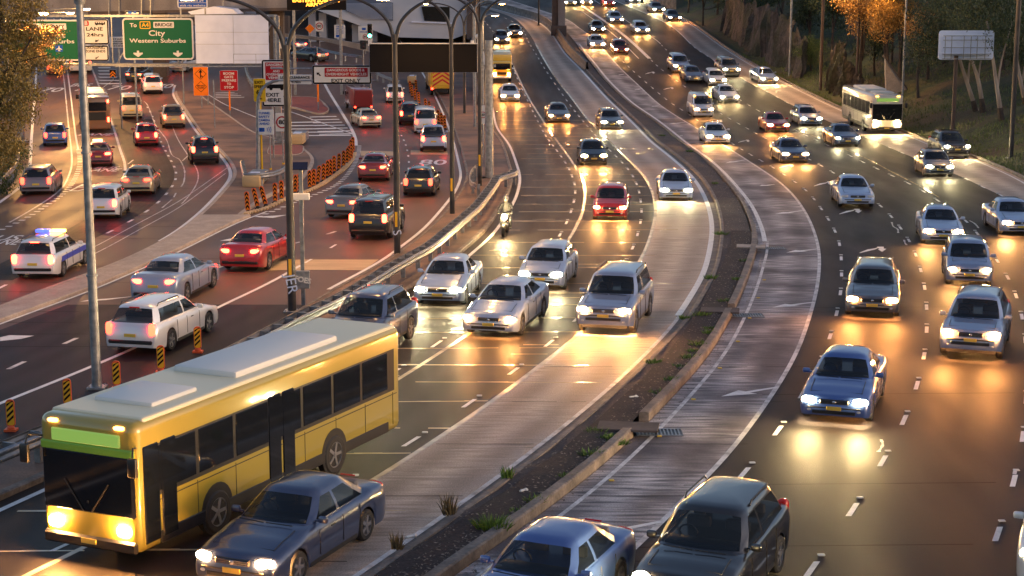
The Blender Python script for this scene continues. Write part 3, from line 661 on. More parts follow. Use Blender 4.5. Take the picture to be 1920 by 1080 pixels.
def make_car(kind_):
    root = thing('car', None, None); hs = 1.0; kind = kind_.split('_')[0]; alt = kind_.endswith('_b')
    if kind == 'sedan':
        L, W, rad = 4.65, 1.80, .32; wy = (1.42, -1.30); bz = .93
        top = [(2.32,.50),(2.28,.64),(2.15,.73),(1.5,.86),(.95,.94),(.3,.95),(-1.2,.97),(-1.6,1.0),(-2.1,.98),(-2.25,.86),(-2.32,.55)]
        hs = (1.02, .28, -1.02, -1.72, .92, 1.40, .80, .58, -.28)
    elif kind == 'hatch':
        L, W, rad = 4.15, 1.74, .31; wy = (1.28, -1.22)
        top = [(2.07,.50),(2.03,.66),(1.9,.75),(1.4,.88),(1.05,.96),(.3,.97),(-1.5,1.0),(-1.95,.98),(-2.03,.85),(-2.07,.5)]
        hs = (1.12, .42, -1.42, -1.93, .94, 1.44, .79, .61, -.22)
    elif kind == 'wagon':
        L, W, rad = 4.75, 1.81, .33; wy = (1.45, -1.35)
        top = [(2.37,.50),(2.33,.66),(2.2,.75),(1.55,.89),(1.0,.97),(.3,.97),(-1.7,1.0),(-2.2,.99),(-2.33,.85),(-2.37,.5)]
        hs = (1.05, .33, -1.95, -2.28, .94, 1.45, .80, .62, -.25)
    elif kind == 'suv':
        L, W, rad = 4.75, 1.88, .38; wy = (1.42, -1.38)
        top = [(2.37,.62),(2.34,.84),(2.24,.95),(1.6,1.06),(1.1,1.13),(.3,1.13),(-1.8,1.15),(-2.25,1.14),(-2.34,1.0),(-2.37,.6)]
        hs = (1.18, .55, -2.0, -2.26, 1.10, 1.74, .85, .69, -.20)
    elif kind == 'ute':
        L, W, rad = 5.15, 1.84, .36; wy = (1.60, -1.50)
        top = [(2.57,.60),(2.54,.80),(2.42,.90),(1.8,1.02),(1.3,1.08),(.5,1.08),(-.4,1.1),(-1.5,1.06),(-2.4,1.06),(-2.54,1.0),(-2.57,.6)]
        hs = (1.38, .75, -.28, -.55, 1.06, 1.66, .83, .67, .18)
    elif kind == 'van':
        L, W, rad = 4.75, 1.78, .33; wy = (1.45, -1.35)
        top = [(2.37,.62),(2.33,.82),(2.2,.95),(1.9,1.06),(1.6,1.14),(.3,1.14),(-1.8,1.15),(-2.3,1.15),(-2.35,1.0),(-2.37,.6)]
        hs = (1.78, 1.05, -2.15, -2.32, 1.12, 1.95, .85, .76, .72)
    if alt and kind == 'sedan':
        L, W, rad = 4.85, 1.84, .34; wy = (1.50, -1.42)
        top = [(2.42,.50),(2.39,.66),(2.28,.78),(1.6,.90),(1.1,.99),(.3,1.01),(-1.3,1.05),(-1.75,1.10),(-2.25,1.08),(-2.37,.92),(-2.42,.55)]
        hs = (1.22, .34, -1.05, -1.95, .97, 1.44, .82, .58, -.22)
    if alt and kind == 'hatch':
        L, W, rad = 3.85, 1.69, .30; wy = (1.20, -1.18)
        top = [(1.92,.52),(1.89,.72),(1.78,.84),(1.35,.94),(1.10,1.0),(.3,1.0),(-1.4,1.02),(-1.82,1.0),(-1.89,.85),(-1.92,.5)]
        hs = (1.22, .45, -1.45, -1.80, .97, 1.51, .78, .64, -.15)
    if alt and kind == 'suv':
        L, W, rad = 4.50, 1.84, .36; wy = (1.34, -1.30)
        top = [(2.25,.58),(2.21,.80),(2.1,.92),(1.5,1.03),(1.05,1.08),(.3,1.08),(-1.7,1.14),(-2.1,1.13),(-2.21,.98),(-2.25,.6)]
        hs = (1.16, .42, -1.65, -2.14, 1.06, 1.66, .83, .63, -.2)
    hl = L/2
    body_mesh(L, W, top, wy, rad, zb=.20 if kind not in ('suv', 'ute') else .30, ends=.27 if kind not in ('suv', 'ute') else .38, tumble=.05).build('body', DEF_PAINT, root, smooth=True, angle=50)
    pts = house(*hs)
    cab = pts['body'].build('cabin', DEF_PAINT, root, smooth=True, angle=45)
    pts['W'].build('windscreen', M_['glass'], root, smooth=True)
    if kind == 'van':
        for q in ('1', '-1'): pts['S1'+q].build('side_window', M_['glass'], root, smooth=True); pts['S2'+q].build('side_panel', DEF_PAINT, root, smooth=True)
    else:
        for q in ('1', '-1'): pts['S1'+q].build('side_window', M_['glass'], root, smooth=True); pts['S2'+q].build('side_window', M_['glass'], root, smooth=True)
    pts['B'].build('rear_window', M_['glass'], root, smooth=True)
    zr = hs[5]
    if kind in ('suv', 'wagon'):
        for s in (1, -1):
            m = MB(); m.tube([(s*(hs[7]-.02), hs[1]-.5, zr-.02), (s*(hs[7]-.02), hs[1]-.6, zr+.055), (s*(hs[7]-.02), hs[2]+.35, zr+.055), (s*(hs[7]-.02), hs[2]+.25, zr-.02)], .018, 6); m.build('roof_rail', M_['black'], root)
    if kind == 'ute':                        # tray
        m = MB(); m.box((0, -1.53, 1.075), (1.50, 1.85, .09)); m.build('tray_cover', M_['black'], root)
    m = MB(); m.box((0, 0, .40), (W-.42, L-.5, .34)); m.box((0, 0, .52), (W-.1, .1, .05)); m.build('underbody', M_['black'], root)
    # seats, dashboard, steering wheel behind the glass
    zs = hs[4]
    for s in (1, -1):
        m = MB(); m.rbox((s*.37, hs[1]-.62, zs+.0), (.46, .16, .50), .06); m.rbox((s*.37, hs[1]-.66, zs+.34), (.24, .10, .18), .04); m.build('seat', M_['seat'], root, smooth=True)
    m = MB(); m.rbox((0, hs[1]-1.75 if hs[2] < -.9 else hs[2]+.15, zs+.02), (1.15, .16, .46), .06); m.build('rear_seat', M_['seat'], root, smooth=True)
    m = MB(); m.rbox((0, hs[0]-.42, zs+.03), (1.35, .42, .14), .05); m.build('dashboard', M_['black'], root, smooth=True)
    m = MB(); m.tube([(.37+.17*math.cos(q*.524), hs[0]-.72+.05*math.sin(q*.524), zs+.12+.15*math.sin(q*.524)) for q in range(13)], .018, 5); m.build('steering_wheel', M_['black'], root)
    # mirrors
    for s in (1, -1):
        m = MB(); m.rbox((0, 0, 0), (.20, .10, .14), .045); m.box((-s*.10, 0, -.03), (.12, .05, .04)); o = m.build('mirror', DEF_PAINT, root, smooth=True); o.location = (s*(W/2+.05), hs[0]-.42, hs[4]+.09)
    zf = {'sedan': .62, 'hatch': .64, 'wagon': .65, 'suv': .83, 'ute': .80, 'van': .78}[kind]
    xs_ = W/2-.26
    lamp_pair(root, 'headlight', (xs_+(.02 if alt else 0), hl-.125 if alt else hl-.115, zf+(.03 if alt else 0)), (.16, .15, .065) if alt else (.19, .10, .085), M_['head_warm'], .9 if alt else .75, R(26 if alt else 16))
    lamp_pair(root, 'fog_light', (xs_-.02, hl-.035, .40 if kind not in ('suv', 'ute') else .50), (.07, .05, .045), M_['lens_off'], .9)
    panel(root, 'grille', (0, hl-.05, zf-.01), (.74, .10, .13), M_['black'], .03)
    gr = MB()
    for q in range(3): gr.box((0, hl+.003, zf-.045+q*.036), (.70, .012, .008))
    gr.ell((0, hl+.004, zf-.01), (.045, .014, .045)); gr.build('grille_bars', M_['chrome'], root, smooth=True)
    bp = MB(); bp.rbox((0, hl-.04, zf-.155), (W*.74, .10, .045), .02); bp.build('bumper_strip', M_['black'], root)
    panel(root, 'air_intake', (0, hl-.015, zf-.27), (W*.62, .06, .12), M_['black'], .03)
    panel(root, 'number_plate', (0, hl+.018, zf-.16), (.37, .02, .10), M_['plate_yellow'], .006)
    if kind in ('sedan',): zq, ty, tx = .86, -hl+.085, W/2-.31
    else: zq, ty, tx = zf+.16, -hl+.055, W/2-.21
    sz = (.20, .07, .085) if kind == 'sedan' else (.11, .08, .19)
    lamp_pair(root, 'tail_light', (tx, ty, zq), sz, M_['tail'], .6, -R(18))
    panel(root, 'number_plate', (0, -hl-.012, zf-.02 if kind != 'sedan' else .70), (.37, .02, .10), M_['plate_yellow'], .006)
    panel(root, 'rear_bumper', (0, -hl+.03, .42), (W*.80, .12, .14), M_['black'], .04)
    if kind in ('sedan', 'hatch', 'suv', 'wagon'):
        panel(root, 'brake_light', (0, -hl+.16 if kind == 'sedan' else hs[2]-.05, .955+.07 if kind == 'sedan' else zr-.03), (.34, .035, .03), M_['tail'], .01)
    for s in (1, -1):                        # door seams and handles as thin trims
        m = MB(); m.box((0, 0, 0), (.012, .16, .025)); o = m.build('door_handle', M_['black'], root); o.location = (s*(W/2+.006), .12, hs[4]-.14)
        m = MB(); m.box((0, 0, 0), (.02, (wy[0]-wy[1])-2*rad-.2, .09)); o = m.build('sill', M_['black'], root); o.location = (s*(W/2-.025), (wy[0]+wy[1])/2, .245 if kind not in ('suv', 'ute') else .34)
    def side(y, z):                          # body half width at a height
        e = hl-abs(y); kk = min(e/.45, 1); w_ = W/2*(.80+.20*math.sqrt(max(0, 1-(1-kk)**2))); zt = prof(top, y); return w_*(1.0 if z < zt-.2 else .985)+.004
    for s in (1, -1):
        for yy in (hs[0]-.38, hs[8]+.0, min(wy[1]+rad+.30, hs[8]-.7)):
            m = MB(); m.tube([(s*side(yy, z), yy, z) for z in (.34, .55, .75, prof(top, yy)-.10)], .008, 4); m.build('door_seam', M_['black'], root)
    m = MB(); zb_ = prof(top, hl-.5)
    for s in (1, -1): m.tube([(s*W*.36, yy, prof(top, yy)+.018) for yy in (hl-.42, hl-.7, hs[0]+.12)], .009, 4)
    m.tube([(x, hl-.42, prof(top, hl-.42)+.028-.02*abs(x)/(W*.36)) for x in (-W*.36, -.3, .3, W*.36)], .009, 4); m.build('bonnet_seam', M_['black'], root)
    m = MB(); yw = hs[0]+.03; zw = hs[4]+.03
    m.tube([(-.55, yw+.02, zw+.03), (0.0, yw+.05, zw+.045)], .011, 4); m.tube([(.05, yw+.05, zw+.04), (.60, yw, zw+.05)], .011, 4); m.build('wiper', M_['black'], root)
    wheels_on(root, rad, [(s*(W/2-.115), y) for y in wy for s in (1, -1)])
    return root
def big_box(L, W, z0, z1, b=.12, seg=3):
    m = MB(); m.rbox((0, 0, (z0+z1)/2), (W, L, z1-z0), b, seg=seg); return m
def make_bus():
    root = thing('bus', None, None); L, W = 11.0, 2.45; hl = L/2
    body = big_box(L, W, .32, 3.05, .20); body.build('body', DEF_PAINT, root, smooth=True)
    m = MB(); m.rbox((0, -.8, 3.12), (1.7, 4.4, .22), .08); m.rbox((0, 3.5, 3.10), (1.5, 1.6, .16), .06); m.build('roof_unit', M_['plate_white'], root, smooth=True)
    panel(root, 'windscreen', (0, hl-.03, 1.72), (2.28, .12, 1.30), M_['glass_dark'], .05)
    panel(root, 'rear_window', (0, -hl+.01, 2.25), (1.8, .06, .75), M_['glass_dark'], .04)
    for s in (1, -1):
        for k in range(7):
            o = panel(root, 'side_window', (s*(W/2-.015), hl-1.35-k*1.38, 1.98), (.06, 1.30, .98), M_['glass_dark'], .03)
        panel(root, 'window_band', (s*(W/2-.028), -.1, 1.96), (.06, L-.9, 1.12), M_['black'], .02)
        panel(root, 'skirt', (s*(W/2-.01), 0, .52), (.05, L-1.4, .28), M_['black'], .02)
        for y in (hl-2.7, -hl+3.4):
            m = MB(); m.lathe([(.58, .0), (.58, .012), (0.01, .012)], 24, M=Matrix.Rotation(R(90)*s, 3, 'Y')); o = m.build('wheel_arch', M_['black'], root); o.location = (s*(W/2-.005), y, .55)
        m = MB(); m.tube([(0, 0, 0), (s*.14, .28, .08), (s*.16, .34, -.1)], .02, 6); m.rbox((s*.17, .36, -.3), (.22, .10, .40), .04); o = m.build('mirror', M_['black'], root, smooth=True); o.location = (s*(W/2-.05), hl-.08, 2.55)
    m = MB(); m.rbox((.55, hl-.62, 1.55), (.5, .16, .8), .06); m.tube([(.55+.22*math.cos(q*.524), hl-.35, 1.62+.22*math.sin(q*.524)) for q in range(13)], .02, 5); m.build('driver_seat', M_['seat'], root, smooth=True)
    for y in (hl-.75, .2):                   # doors on the kerb side
        m = MB(); 
        for q in (-.29, .29): m.rbox((0, q, 0), (.07, .52, 2.05), .03, seg=1)
        o = m.build('door', M_['glass_dark'], root); o.location = (-(W/2-.012), y, 1.52)
    for s in (1, -1):
        m = MB()
        for q in range(8): m.box((s*(W/2+.001), hl-.6-q*1.42, .95), (.012, .018, .85))
        m.box((s*(W/2+.001), 0, 1.32), (.012, L-.5, .02)); m.build('panel_seam', M_['black'], root)
    panel(root, 'destination_display', (0, hl+.012, 2.66), (1.7, .07, .26), mat('destination_display', (.05, .05, .02), .3, emit=(.45, .8, .15), es=.25), .02)
    lamp_pair(root, 'headlight', (W/2-.36, hl-.005, .80), (.17, .07, .12), M_['head_warm'], .7)
    lamp_pair(root, 'marker_light', (W/2-.40, hl-.02, 2.93), (.13, .06, .04), M_['amber'], .6)
    lamp_pair(root, 'tail_light', (W/2-.20, -hl+.01, 1.15), (.09, .06, .22), M_['tail'], .5)
    lamp_pair(root, 'upper_tail_light', (W/2-.20, -hl+.01, 2.70), (.09, .06, .14), M_['tail'], .5)
    panel(root, 'bumper', (0, hl-.01, .47), (W-.1, .12, .26), M_['black'], .05)
    panel(root, 'rear_panel', (0, -hl+.01, 1.45), (1.7, .06, .7), M_['black'], .03)
    panel(root, 'number_plate', (0, hl+.06, .50), (.38, .02, .11), M_['plate_yellow'], .005)
    m = MB(); m.box((0, hl+.01, 1.32), (.05, .05, .05)); 
    for s in (1, -1): m.tube([(s*.1, hl+.05, 1.12), (s*.55, hl+.06, 1.75)], .014, 5)
    m.build('wiper', M_['black'], root)
    wheels_on(root, .48, [(s*(W/2-.10), y) for y in (hl-2.7, -hl+3.4) for s in (1, -1)], .28)
    return root
def make_truck():
    root = thing('truck', None, None)
    m = MB(); m.rbox((0, 2.45, 1.42), (2.05, 1.8, 1.75), .16, seg=3); m.build('cab', DEF_PAINT, root, smooth=True)
    m = MB(); m.rbox((0, -1.1, 1.85), (2.3, 5.1, 2.1), .05); m.build('cargo_box', DEF_PAINT, root, smooth=True)
    m = MB(); m.box((0, -.6, .62), (1.0, 6.6, .25)); m.box((0, -1.2, .75), (2.2, 4.8, .10)); m.build('chassis', M_['black'], root)
    panel(root, 'windscreen', (0, 3.33, 1.80), (1.85, .09, .72), M_['glass_dark'], .04)
    for s in (1, -1):
        panel(root, 'side_window', (s*1.01, 2.65, 1.82), (.06, .9, .58), M_['glass_dark'], .02)
        m = MB(); m.rbox((0, 0, 0), (.16, .08, .34), .03); m.tube([(0, 0, .15), (-s*.14, -.05, .2)], .015, 5); o = m.build('mirror', M_['black'], root, smooth=True); o.location = (s*1.20, 3.22, 1.85)
    panel(root, 'grille', (0, 3.34, 1.05), (1.3, .06, .3), M_['black'], .02); panel(root, 'bumper', (0, 3.34, .62), (2.05, .16, .26), M_['plate_white'], .05)
    lamp_pair(root, 'headlight', (.78, 3.35, .98), (.15, .06, .11), M_['head_warm'], .7)
    lamp_pair(root, 'tail_light', (1.0, -3.68, .80), (.12, .05, .10), M_['tail'], .5)
    panel(root, 'rear_door', (0, -3.66, 1.85), (2.1, .04, 1.9), DEF_PAINT, .01)
    wheels_on(root, .42, [(s*.92, y) for y in (2.35, -2.3) for s in (1, -1)], .30)
    return root
def make_bike():
    root = thing('motorcycle', None, None)
    wheels_on(root, .30, [(.03, .72), (.03, -.68)], .13)
    m = MB(); m.tube([(0, .72, .30), (0, .55, .75), (0, .48, 1.0)], .035, 8); m.tube([(0, .5, .85), (0, .1, .78), (0, -.3, .62), (0, -.68, .30)], .04, 8); m.tube([(0, .5, .7), (0, .25, .32), (0, -.15, .30), (0, -.3, .6)], .035, 8); m.build('frame', M_['black'], root, smooth=True)
    m = MB(); m.ell((0, .18, .86), (.15, .27, .14)); m.ell((0, .12, .45), (.17, .22, .20), p=.8); m.build('fuel_tank', DEF_PAINT, root, smooth=True)
    m = MB(); m.rbox((0, -.38, .82), (.26, .75, .10), .045); m.build('seat', M_['black'], root, smooth=True)
    m = MB(); m.tube([(-.36, .38, 1.05), (-.2, .48, 1.02), (.2, .48, 1.02), (.36, .38, 1.05)], .016, 6); m.build('handlebar', M_['black'], root)
    m = MB(); m.ell((0, .66, .90), (.12, .09, .12)); m.build('headlight', M_['head_warm'], root, smooth=True)
    m = MB(); m.ell((0, -.80, .80), (.08, .04, .05)); m.build('tail_light', M_['tail'], root)
    return root
def make_rider():
    # one skinned body sitting on the motorcycle, hands on the bars
    V, E, Rr = [], [], []
    def add(p, r, par=None):
        V.append(p); Rr.append(r)
        if par is not None: E.append((par, len(V)-1))
        return len(V)-1
    pel = add((0, -.28, .98), .15); ch = add((0, -.16, 1.26), .17, pel); sh = add((0, -.08, 1.42), .13, ch); nk = add((0, -.03, 1.52), .06, sh); hd = add((0, .0, 1.62), .10, nk); add((0, .02, 1.72), .085, hd)
    for s in (1, -1):
        a = add((s*.19, -.07, 1.40), .065, sh); b = add((s*.33, .10, 1.20), .05, a); c = add((s*.31, .33, 1.09), .035, b); d = add((s*.30, .42, 1.06), .04, c)
        for k in range(3): add((s*(.26+.03*k), .475, 1.035), .013, d)
        h = add((s*.13, -.22, .92), .10, pel); k_ = add((s*.22, .20, .74), .075, h); f = add((s*.20, -.05, .38), .055, k_); add((s*.20, .10, .31), .05, f)
    me = bpy.data.meshes.new('person'); me.from_pydata(V, E, []); o = bpy.data.objects.new('person', me); C.objects.link(o)
    md = o.modifiers.new('skin', 'SKIN'); ss = o.modifiers.new('sub', 'SUBSURF'); ss.levels = ss.render_levels = 1
    for i, sv in enumerate(me.skin_vertices[0].data): sv.radius = (Rr[i], Rr[i]); sv.use_root = (i == 0)
    bpy.context.view_layer.update()
    m2 = bpy.data.meshes.new_from_object(o.evaluated_get(bpy.context.evaluated_depsgraph_get())); bpy.data.objects.remove(o)
    m2.materials.clear(); m2.materials.append(mat('riding_suit', (.03, .032, .04), .7)); m2.shade_smooth(); m2.name = 'person'
    o = bpy.data.objects.new('person', m2); C.objects.link(o)
    h = MB(); h.ell((0, .01, 1.67), (.135, .155, .15)); h.build('helmet', mat('helmet', (.16, .16, .18), .2, coat=1), o, smooth=True)
    v = MB(); v.ell((0, .075, 1.66), (.105, .10, .06)); v.build('visor', M_['glass'], o, smooth=True)
    return o

PROTO = {k: make_car(k) for k in ('sedan', 'hatch', 'wagon', 'suv', 'ute', 'van', 'sedan_b', 'hatch_b', 'suv_b')}
PROTO['bus'] = make_bus(); PROTO['truck'] = make_truck(); PROTO['motorcycle'] = make_bike()
LEN = {'sedan_b': 4.85, 'hatch_b': 3.85, 'suv_b': 4.5, 'sedan': 4.65, 'hatch': 4.15, 'wagon': 4.75, 'suv': 4.75, 'ute': 5.15, 'van': 4.75, 'bus': 11.0, 'truck': 7.1, 'motorcycle': 2.0}
PAINTS = {}
def paint(c, metal=.35, rough=.28):
    k = (c, metal)
    if k not in PAINTS: PAINTS[k] = mat('car_paint', c, rough, metal, coat=1.0)
    return PAINTS[k]
SILVER, PALE, WHITE, BLUE, NAVY, BLACK = (.22, .27, .40), (.33, .40, .56), (.66, .66, .68), (.05, .10, .30), (.035, .05, .11), (.014, .014, .018)
RED, DRED, GOLD, CREAM, GREY, YEL = (.36, .02, .025), (.17, .018, .02), (.38, .28, .16), (.60, .50, .33), (.12, .125, .14), (.72, .42, .03)
def heading(c, y): a = c.dx(y); return math.atan2(a, 1.0)     # angle of the road from +Y, clockwise
USED = set()
def vehicle(kind, u, v, away, curve, col, label, light='warm', metal=.35, cat=None, turn=0.0, group=None, brake=False, sc_=1.0, over=None, night=True):
    if kind in ('sedan', 'hatch', 'suv') and int(u*3+v*5) % 2: kind += '_b'
    p = G(u, v)                            # the end of the vehicle nearest to the camera, on the road
    a = heading(curve, p.y+2)+R(turn); d = Vector((math.sin(a), math.cos(a), 0)); L = LEN[kind]*sc_
    c = p+d*(L/2)
    if kind in USED: root = copy_tree(PROTO[kind])
    else: root = PROTO[kind]; USED.add(kind)
    root.name = {'bus': 'bus', 'truck': 'truck', 'van': 'van', 'ute': 'utility_truck', 'motorcycle': 'motorcycle'}.get(kind, 'car') if not over else over
    pit = math.atan((ramp(c.y+1)-ramp(c.y-1))/2*math.cos(a))
    fw = d if away else -d
    M = Matrix.Rotation(math.atan2(fw.y, fw.x)-math.pi/2, 4, 'Z')
    root.rotation_mode = 'XYZ'; root.rotation_euler = (pit if away else -pit, 0, math.atan2(fw.y, fw.x)-math.pi/2)
    root.location = (c.x, c.y, ramp(c.y)+0.012); root.scale = (sc_, sc_, sc_)
    tag(root, label, cat or {'bus': 'bus', 'truck': 'truck', 'van': 'van', 'ute': 'utility truck', 'motorcycle': 'motorcycle'}.get(kind, 'car'), group or ('oncoming traffic with headlights on' if not away else 'traffic driving away with red tail lights'))
    pm = paint(col, metal); rv = random.Random(int(u*7+v*13)).random()
    hm = M_['lens_off'] if light == 'off' or (away and v > 20) else (M_['head_white'] if rv < .6 else M_['head_white_dim']) if light == 'white' else M_[('head_warm', 'head_warm_dim', 'head_amber')[int(rv*3)]]
    for o in root.children:
        if not o.data: continue
        for i, s in enumerate(o.material_slots):
            if s.material and s.material.name.startswith('car_paint'): s.link = 'OBJECT'; s.material = pm
        nm = o.name.split('.')[0]
        if nm == 'headlight' and o.material_slots:
            s = o.material_slots[0]; s.link = 'OBJECT'; s.material = hm
        if nm in ('tail_light', 'upper_tail_light'): s = o.material_slots[0]; s.link = 'OBJECT'; s.material = (M_['tail'] if brake or rv < .6 else M_['tail_soft']) if away else M_['tail_dim']
        if nm == 'brake_light': s = o.material_slots[0]; s.link = 'OBJECT'; s.material = M_['tail'] if (away and brake) else M_['tail_dim']
    return root
V = vehicle
# right carriageway, oncoming
V('wagon', 1634, 600, 0, R1, GREY, 'grey station wagon alone in the second lane', metal=.6)
V('suv', 1817, 680, 0, R3, SILVER, 'tall silver blue four wheel drive in front of two other cars at the right', turn=4)
V('hatch', 1817, 540, 0, R2, SILVER, 'silver hatchback directly behind the tall silver blue four wheel drive')
V('sedan', 1768, 462, 0, R3, PALE, 'pale blue sedan third in the close file at the right edge')
V('sedan', 1608, 392, 0, R2, PALE, 'pale silver sedan with headlights off over white road arrows', light='off')
V('sedan', 1562, 800, 0, R1, BLUE, 'blue low sedan crossing a long cross joint in the road', light='white')
V('suv', 1268, 1185, 0, R1, BLACK, 'black four wheel drive cut by the bottom edge of the view', light='white')
V('sedan', 925, 1235, 0, MED_R, BLUE, 'bright blue sedan in the concrete lane at the bottom, beside the median')
V('sedan', 1915, 445, 0, R4, PALE, 'pale car leaving the view at the right edge with one lamp showing')
V('van', 1995, 1130, 0, R3, WHITE, 'white van only its side showing in the lower right corner', light='white')
V('sedan', 1492, 308, 0, R1, NAVY, 'dark blue sedan right of the white sedan in the concrete lane')
V('sedan', 1347, 273, 0, RC, WHITE, 'white sedan alone in the concrete lane right of the median')
V('sedan', 1590, 277, 0, R3, NAVY, 'low dark sedan with long white lamps below the white bus', light='white')
V('wagon', 1522, 238, 0, R3, SILVER, 'silver station wagon left of the white bus', light='white')
V('sedan', 1460, 250, 0, R2, RED, 'red sedan in the crowd left of the white bus')
V('bus', 1662, 252, 0, R4, (.62, .56, .46), 'white city bus with amber roof markers on the kerbside lane', light='white', metal=0)
V('suv', 1795, 300, 0, R4, BLACK, 'black four wheel drive beside the grass kerb at the right', light='white')
V('hatch', 1762, 334, 0, R4, GREY, 'grey hatchback just in front of the black four wheel drive by the grass', light='white', turn=3)
V('sedan', 1443, 160, 0, RIGHT_EDGE, SILVER, 'silver sedan alone on the outer lane below the rock cutting', light='white')
a_ = V('van', 1320, 222, 0, R1, WHITE, 'white van with orange roof lamps leading the dense group', cat='van', sc_=.95)
m = MB(); m.ell((-.7, 1.2, 1.88), (.09, .09, .09)); m.ell((.72, 1.2, 1.88), (.09, .09, .09)); m.build('beacon', M_['amber'], a_, smooth=True)
V('sedan', 1368, 195, 0, R2, WHITE, 'white sedan in the dense group, right behind the van with orange lamps', light='white')
V('hatch', 1347, 163, 0, R2, WHITE, 'small white hatchback with round bright lamps in the middle of the dense group', light='white')
V('suv', 1372, 146, 0, R3, GREY, 'grey four wheel drive at the back of the dense group', light='white')
V('sedan', 1304, 156, 0, R1, NAVY, 'dark blue sedan with unlit lamps at the left of the dense group', light='off')
V('suv', 1279, 139, 0, R1, SILVER, 'silver four wheel drive just behind the unlit dark blue sedan')
V('hatch', 1165, 104, 0, RC, DRED, 'dark red hatchback near the bridge pier')
V('sedan', 1121, 93, 0, RC, WHITE, 'white sedan in the lane nearest the bridge pier')
V('sedan', 1122, 64, 0, R1, BLACK, 'black sedan with golden lamps behind the white sedan near the pier')
V('wagon', 1157, 46, 0, R2, SILVER, 'silver station wagon high up the far slope above the black sedan')
V('wagon', 1205, 66, 0, R3, PALE, 'pale station wagon on the far slope, with an orange side glow')
V('sedan', 1266, 42, 0, R4, BLACK, 'black sedan on the far slope beside the kerb under the dark bushes')
V('sedan', 1236, 26, 0, R4, GREY, 'grey sedan on the far slope, next behind the black one at the kerb', light='white')
V('wagon', 1191, 8, 0, R3, SILVER, 'silver station wagon at the top edge of the view with two white lamps', light='white')
V('sedan', 1100, 12, 0, R2, CREAM, 'cream sedan at the top edge right of the bridge pier')
V('sedan', 1070, 13, 0, RC, GOLD, 'gold sedan at the top edge touching the bridge pier', light='white')
V('hatch', 1143, 14, 0, R2, RED, 'red hatchback at the top edge between the cream and silver cars')
# middle carriageway, oncoming
V('sedan', 1268, 380, 0, M3, PALE, 'pale blue sedan alone on the brown concrete lane', light='white')
V('hatch', 1143, 416, 0, M3, RED, 'bright red hatchback in the centre lane of the middle road')
V('hatch', 1114, 312, 0, M2, BLACK, 'black hatchback with yellow plate, behind the bright red one')
V('wagon', 1148, 245, 0, M3, GREY, 'grey station wagon on the far part of the concrete lane', light='white')
V('sedan', 1049, 232, 0, MJ1, GREY, 'grey sedan between the two dotted lines of the middle road')
V('sedan', 957, 193, 0, M1, WHITE, 'white sedan in front of the yellow truck')
V('truck', 941, 156, 0, M_LEFT, YEL, 'yellow box truck on the outer lane of the middle road', metal=0, sc_=.9)
V('sedan', 966, 72, 0, M2, BLACK, 'black sedan far up the middle road beyond the dark bridge shadow')
V('sedan', 942, 84, 0, M1, NAVY, 'navy sedan far up the middle road, beyond the yellow truck')
V('hatch', 1012, 548, 0, MJ1, PALE, 'pale blue hatchback in the middle of the close group of four', light='white')
V('suv', 1130, 632, 0, M2, SILVER, 'silver blue four wheel drive nearest the concrete lane in the close group')
V('sedan', 915, 636, 0, MJ1, PALE, 'pale blue sedan whose lamp lies over the glinting joint')
V('sedan', 820, 578, 0, M_LEFT, PALE, 'pale blue sedan closest to the guardrail kerb', light='white', turn=-3)
V('suv', 645, 678, 0, M_LEFT, NAVY, 'dark navy four wheel drive behind the yellow bus', light='white', turn=0)
V('sedan', 436, 1116, 0, M2, NAVY, 'navy blue sedan at the bottom edge, overtaking the yellow bus')
b = V('bus', 172, 1058, 0, M1, (.30, .235, .035), 'big yellow city bus with cream roof in the foreground', metal=0, turn=1, sc_=.94)
m = MB(); m.rbox((0, -.1, 3.02), (2.30, 10.5, .14), .06); m.build('roof_panel', mat('cream_roof', (.62, .58, .42), .4), b)
m = MB(); m.rbox((0, 5.48, 2.42), (2.30, .10, .18), .03); m.build('green_panel', mat('green_panel', (.16, .36, .04), .4), b)
mo = V('motorcycle', 944, 447, 0, M_LEFT, BLACK, 'black motorcycle with one very bright lamp at the left edge of the middle road', light='white')
rd = make_rider(); rd.location = mo.location; rd.rotation_euler = mo.rotation_euler; tag(rd, 'rider in dark clothes and grey helmet leaning on the handlebar of the motorcycle', 'person')
# left carriageway
V('wagon', 68, 368, 1, L1L, (.20, .16, .17), 'dull maroon station wagon in the outer left lane by the bushes')
V('hatch', 104, 275, 1, L1A, BLUE, 'bright blue hatchback in the leftmost lane')
tx = V('sedan', 185, 315, 1, L1B, DRED, 'dark red taxi with a lit roof sign behind the grey pole', cat='taxi', over='taxi')
m = MB(); m.rbox((0, .0, 1.52), (.62, .20, .14), .03); m.build('roof_sign', mat('taxi_sign', (.8, .6, .2), .4, emit=(1, .62, .22), es=2.5), tx)
b2 = V('bus', 181, 250, 1, L1B, (.20, .10, .05), 'dark brown city bus seen from behind in the bus lane', metal=0, sc_=.92)
V('van', 248, 224, 1, L1C, CREAM, 'cream van with yellow lower panels, right of the brown bus')
V('suv', 288, 178, 1, L1D, WHITE, 'white four wheel drive with all brake lamps lit below the green city sign', brake=True)
V('hatch', 276, 275, 1, L1C, RED, 'red hatchback with glaring brake lamps left of the dotted line', brake=True)
V('ute', 327, 242, 1, L1R, GOLD, 'tan utility truck near the island kerb')
V('suv', 385, 310, 1, L1R, BLACK, 'black four wheel drive hugging the island kerb', brake=True)
V('sedan', 256, 368, 1, L1D, GOLD, 'gold sedan leaving the curve of the outer left road')
V('hatch', 190, 413, 1, L1D, WHITE, 'white hatchback next to the gold sedan', turn=-3)
pc = V('wagon', 62, 527, 1, L1D, WHITE, 'white police wagon with blue and amber roof bar at the left edge', cat='police car', brake=True, over='police_car')
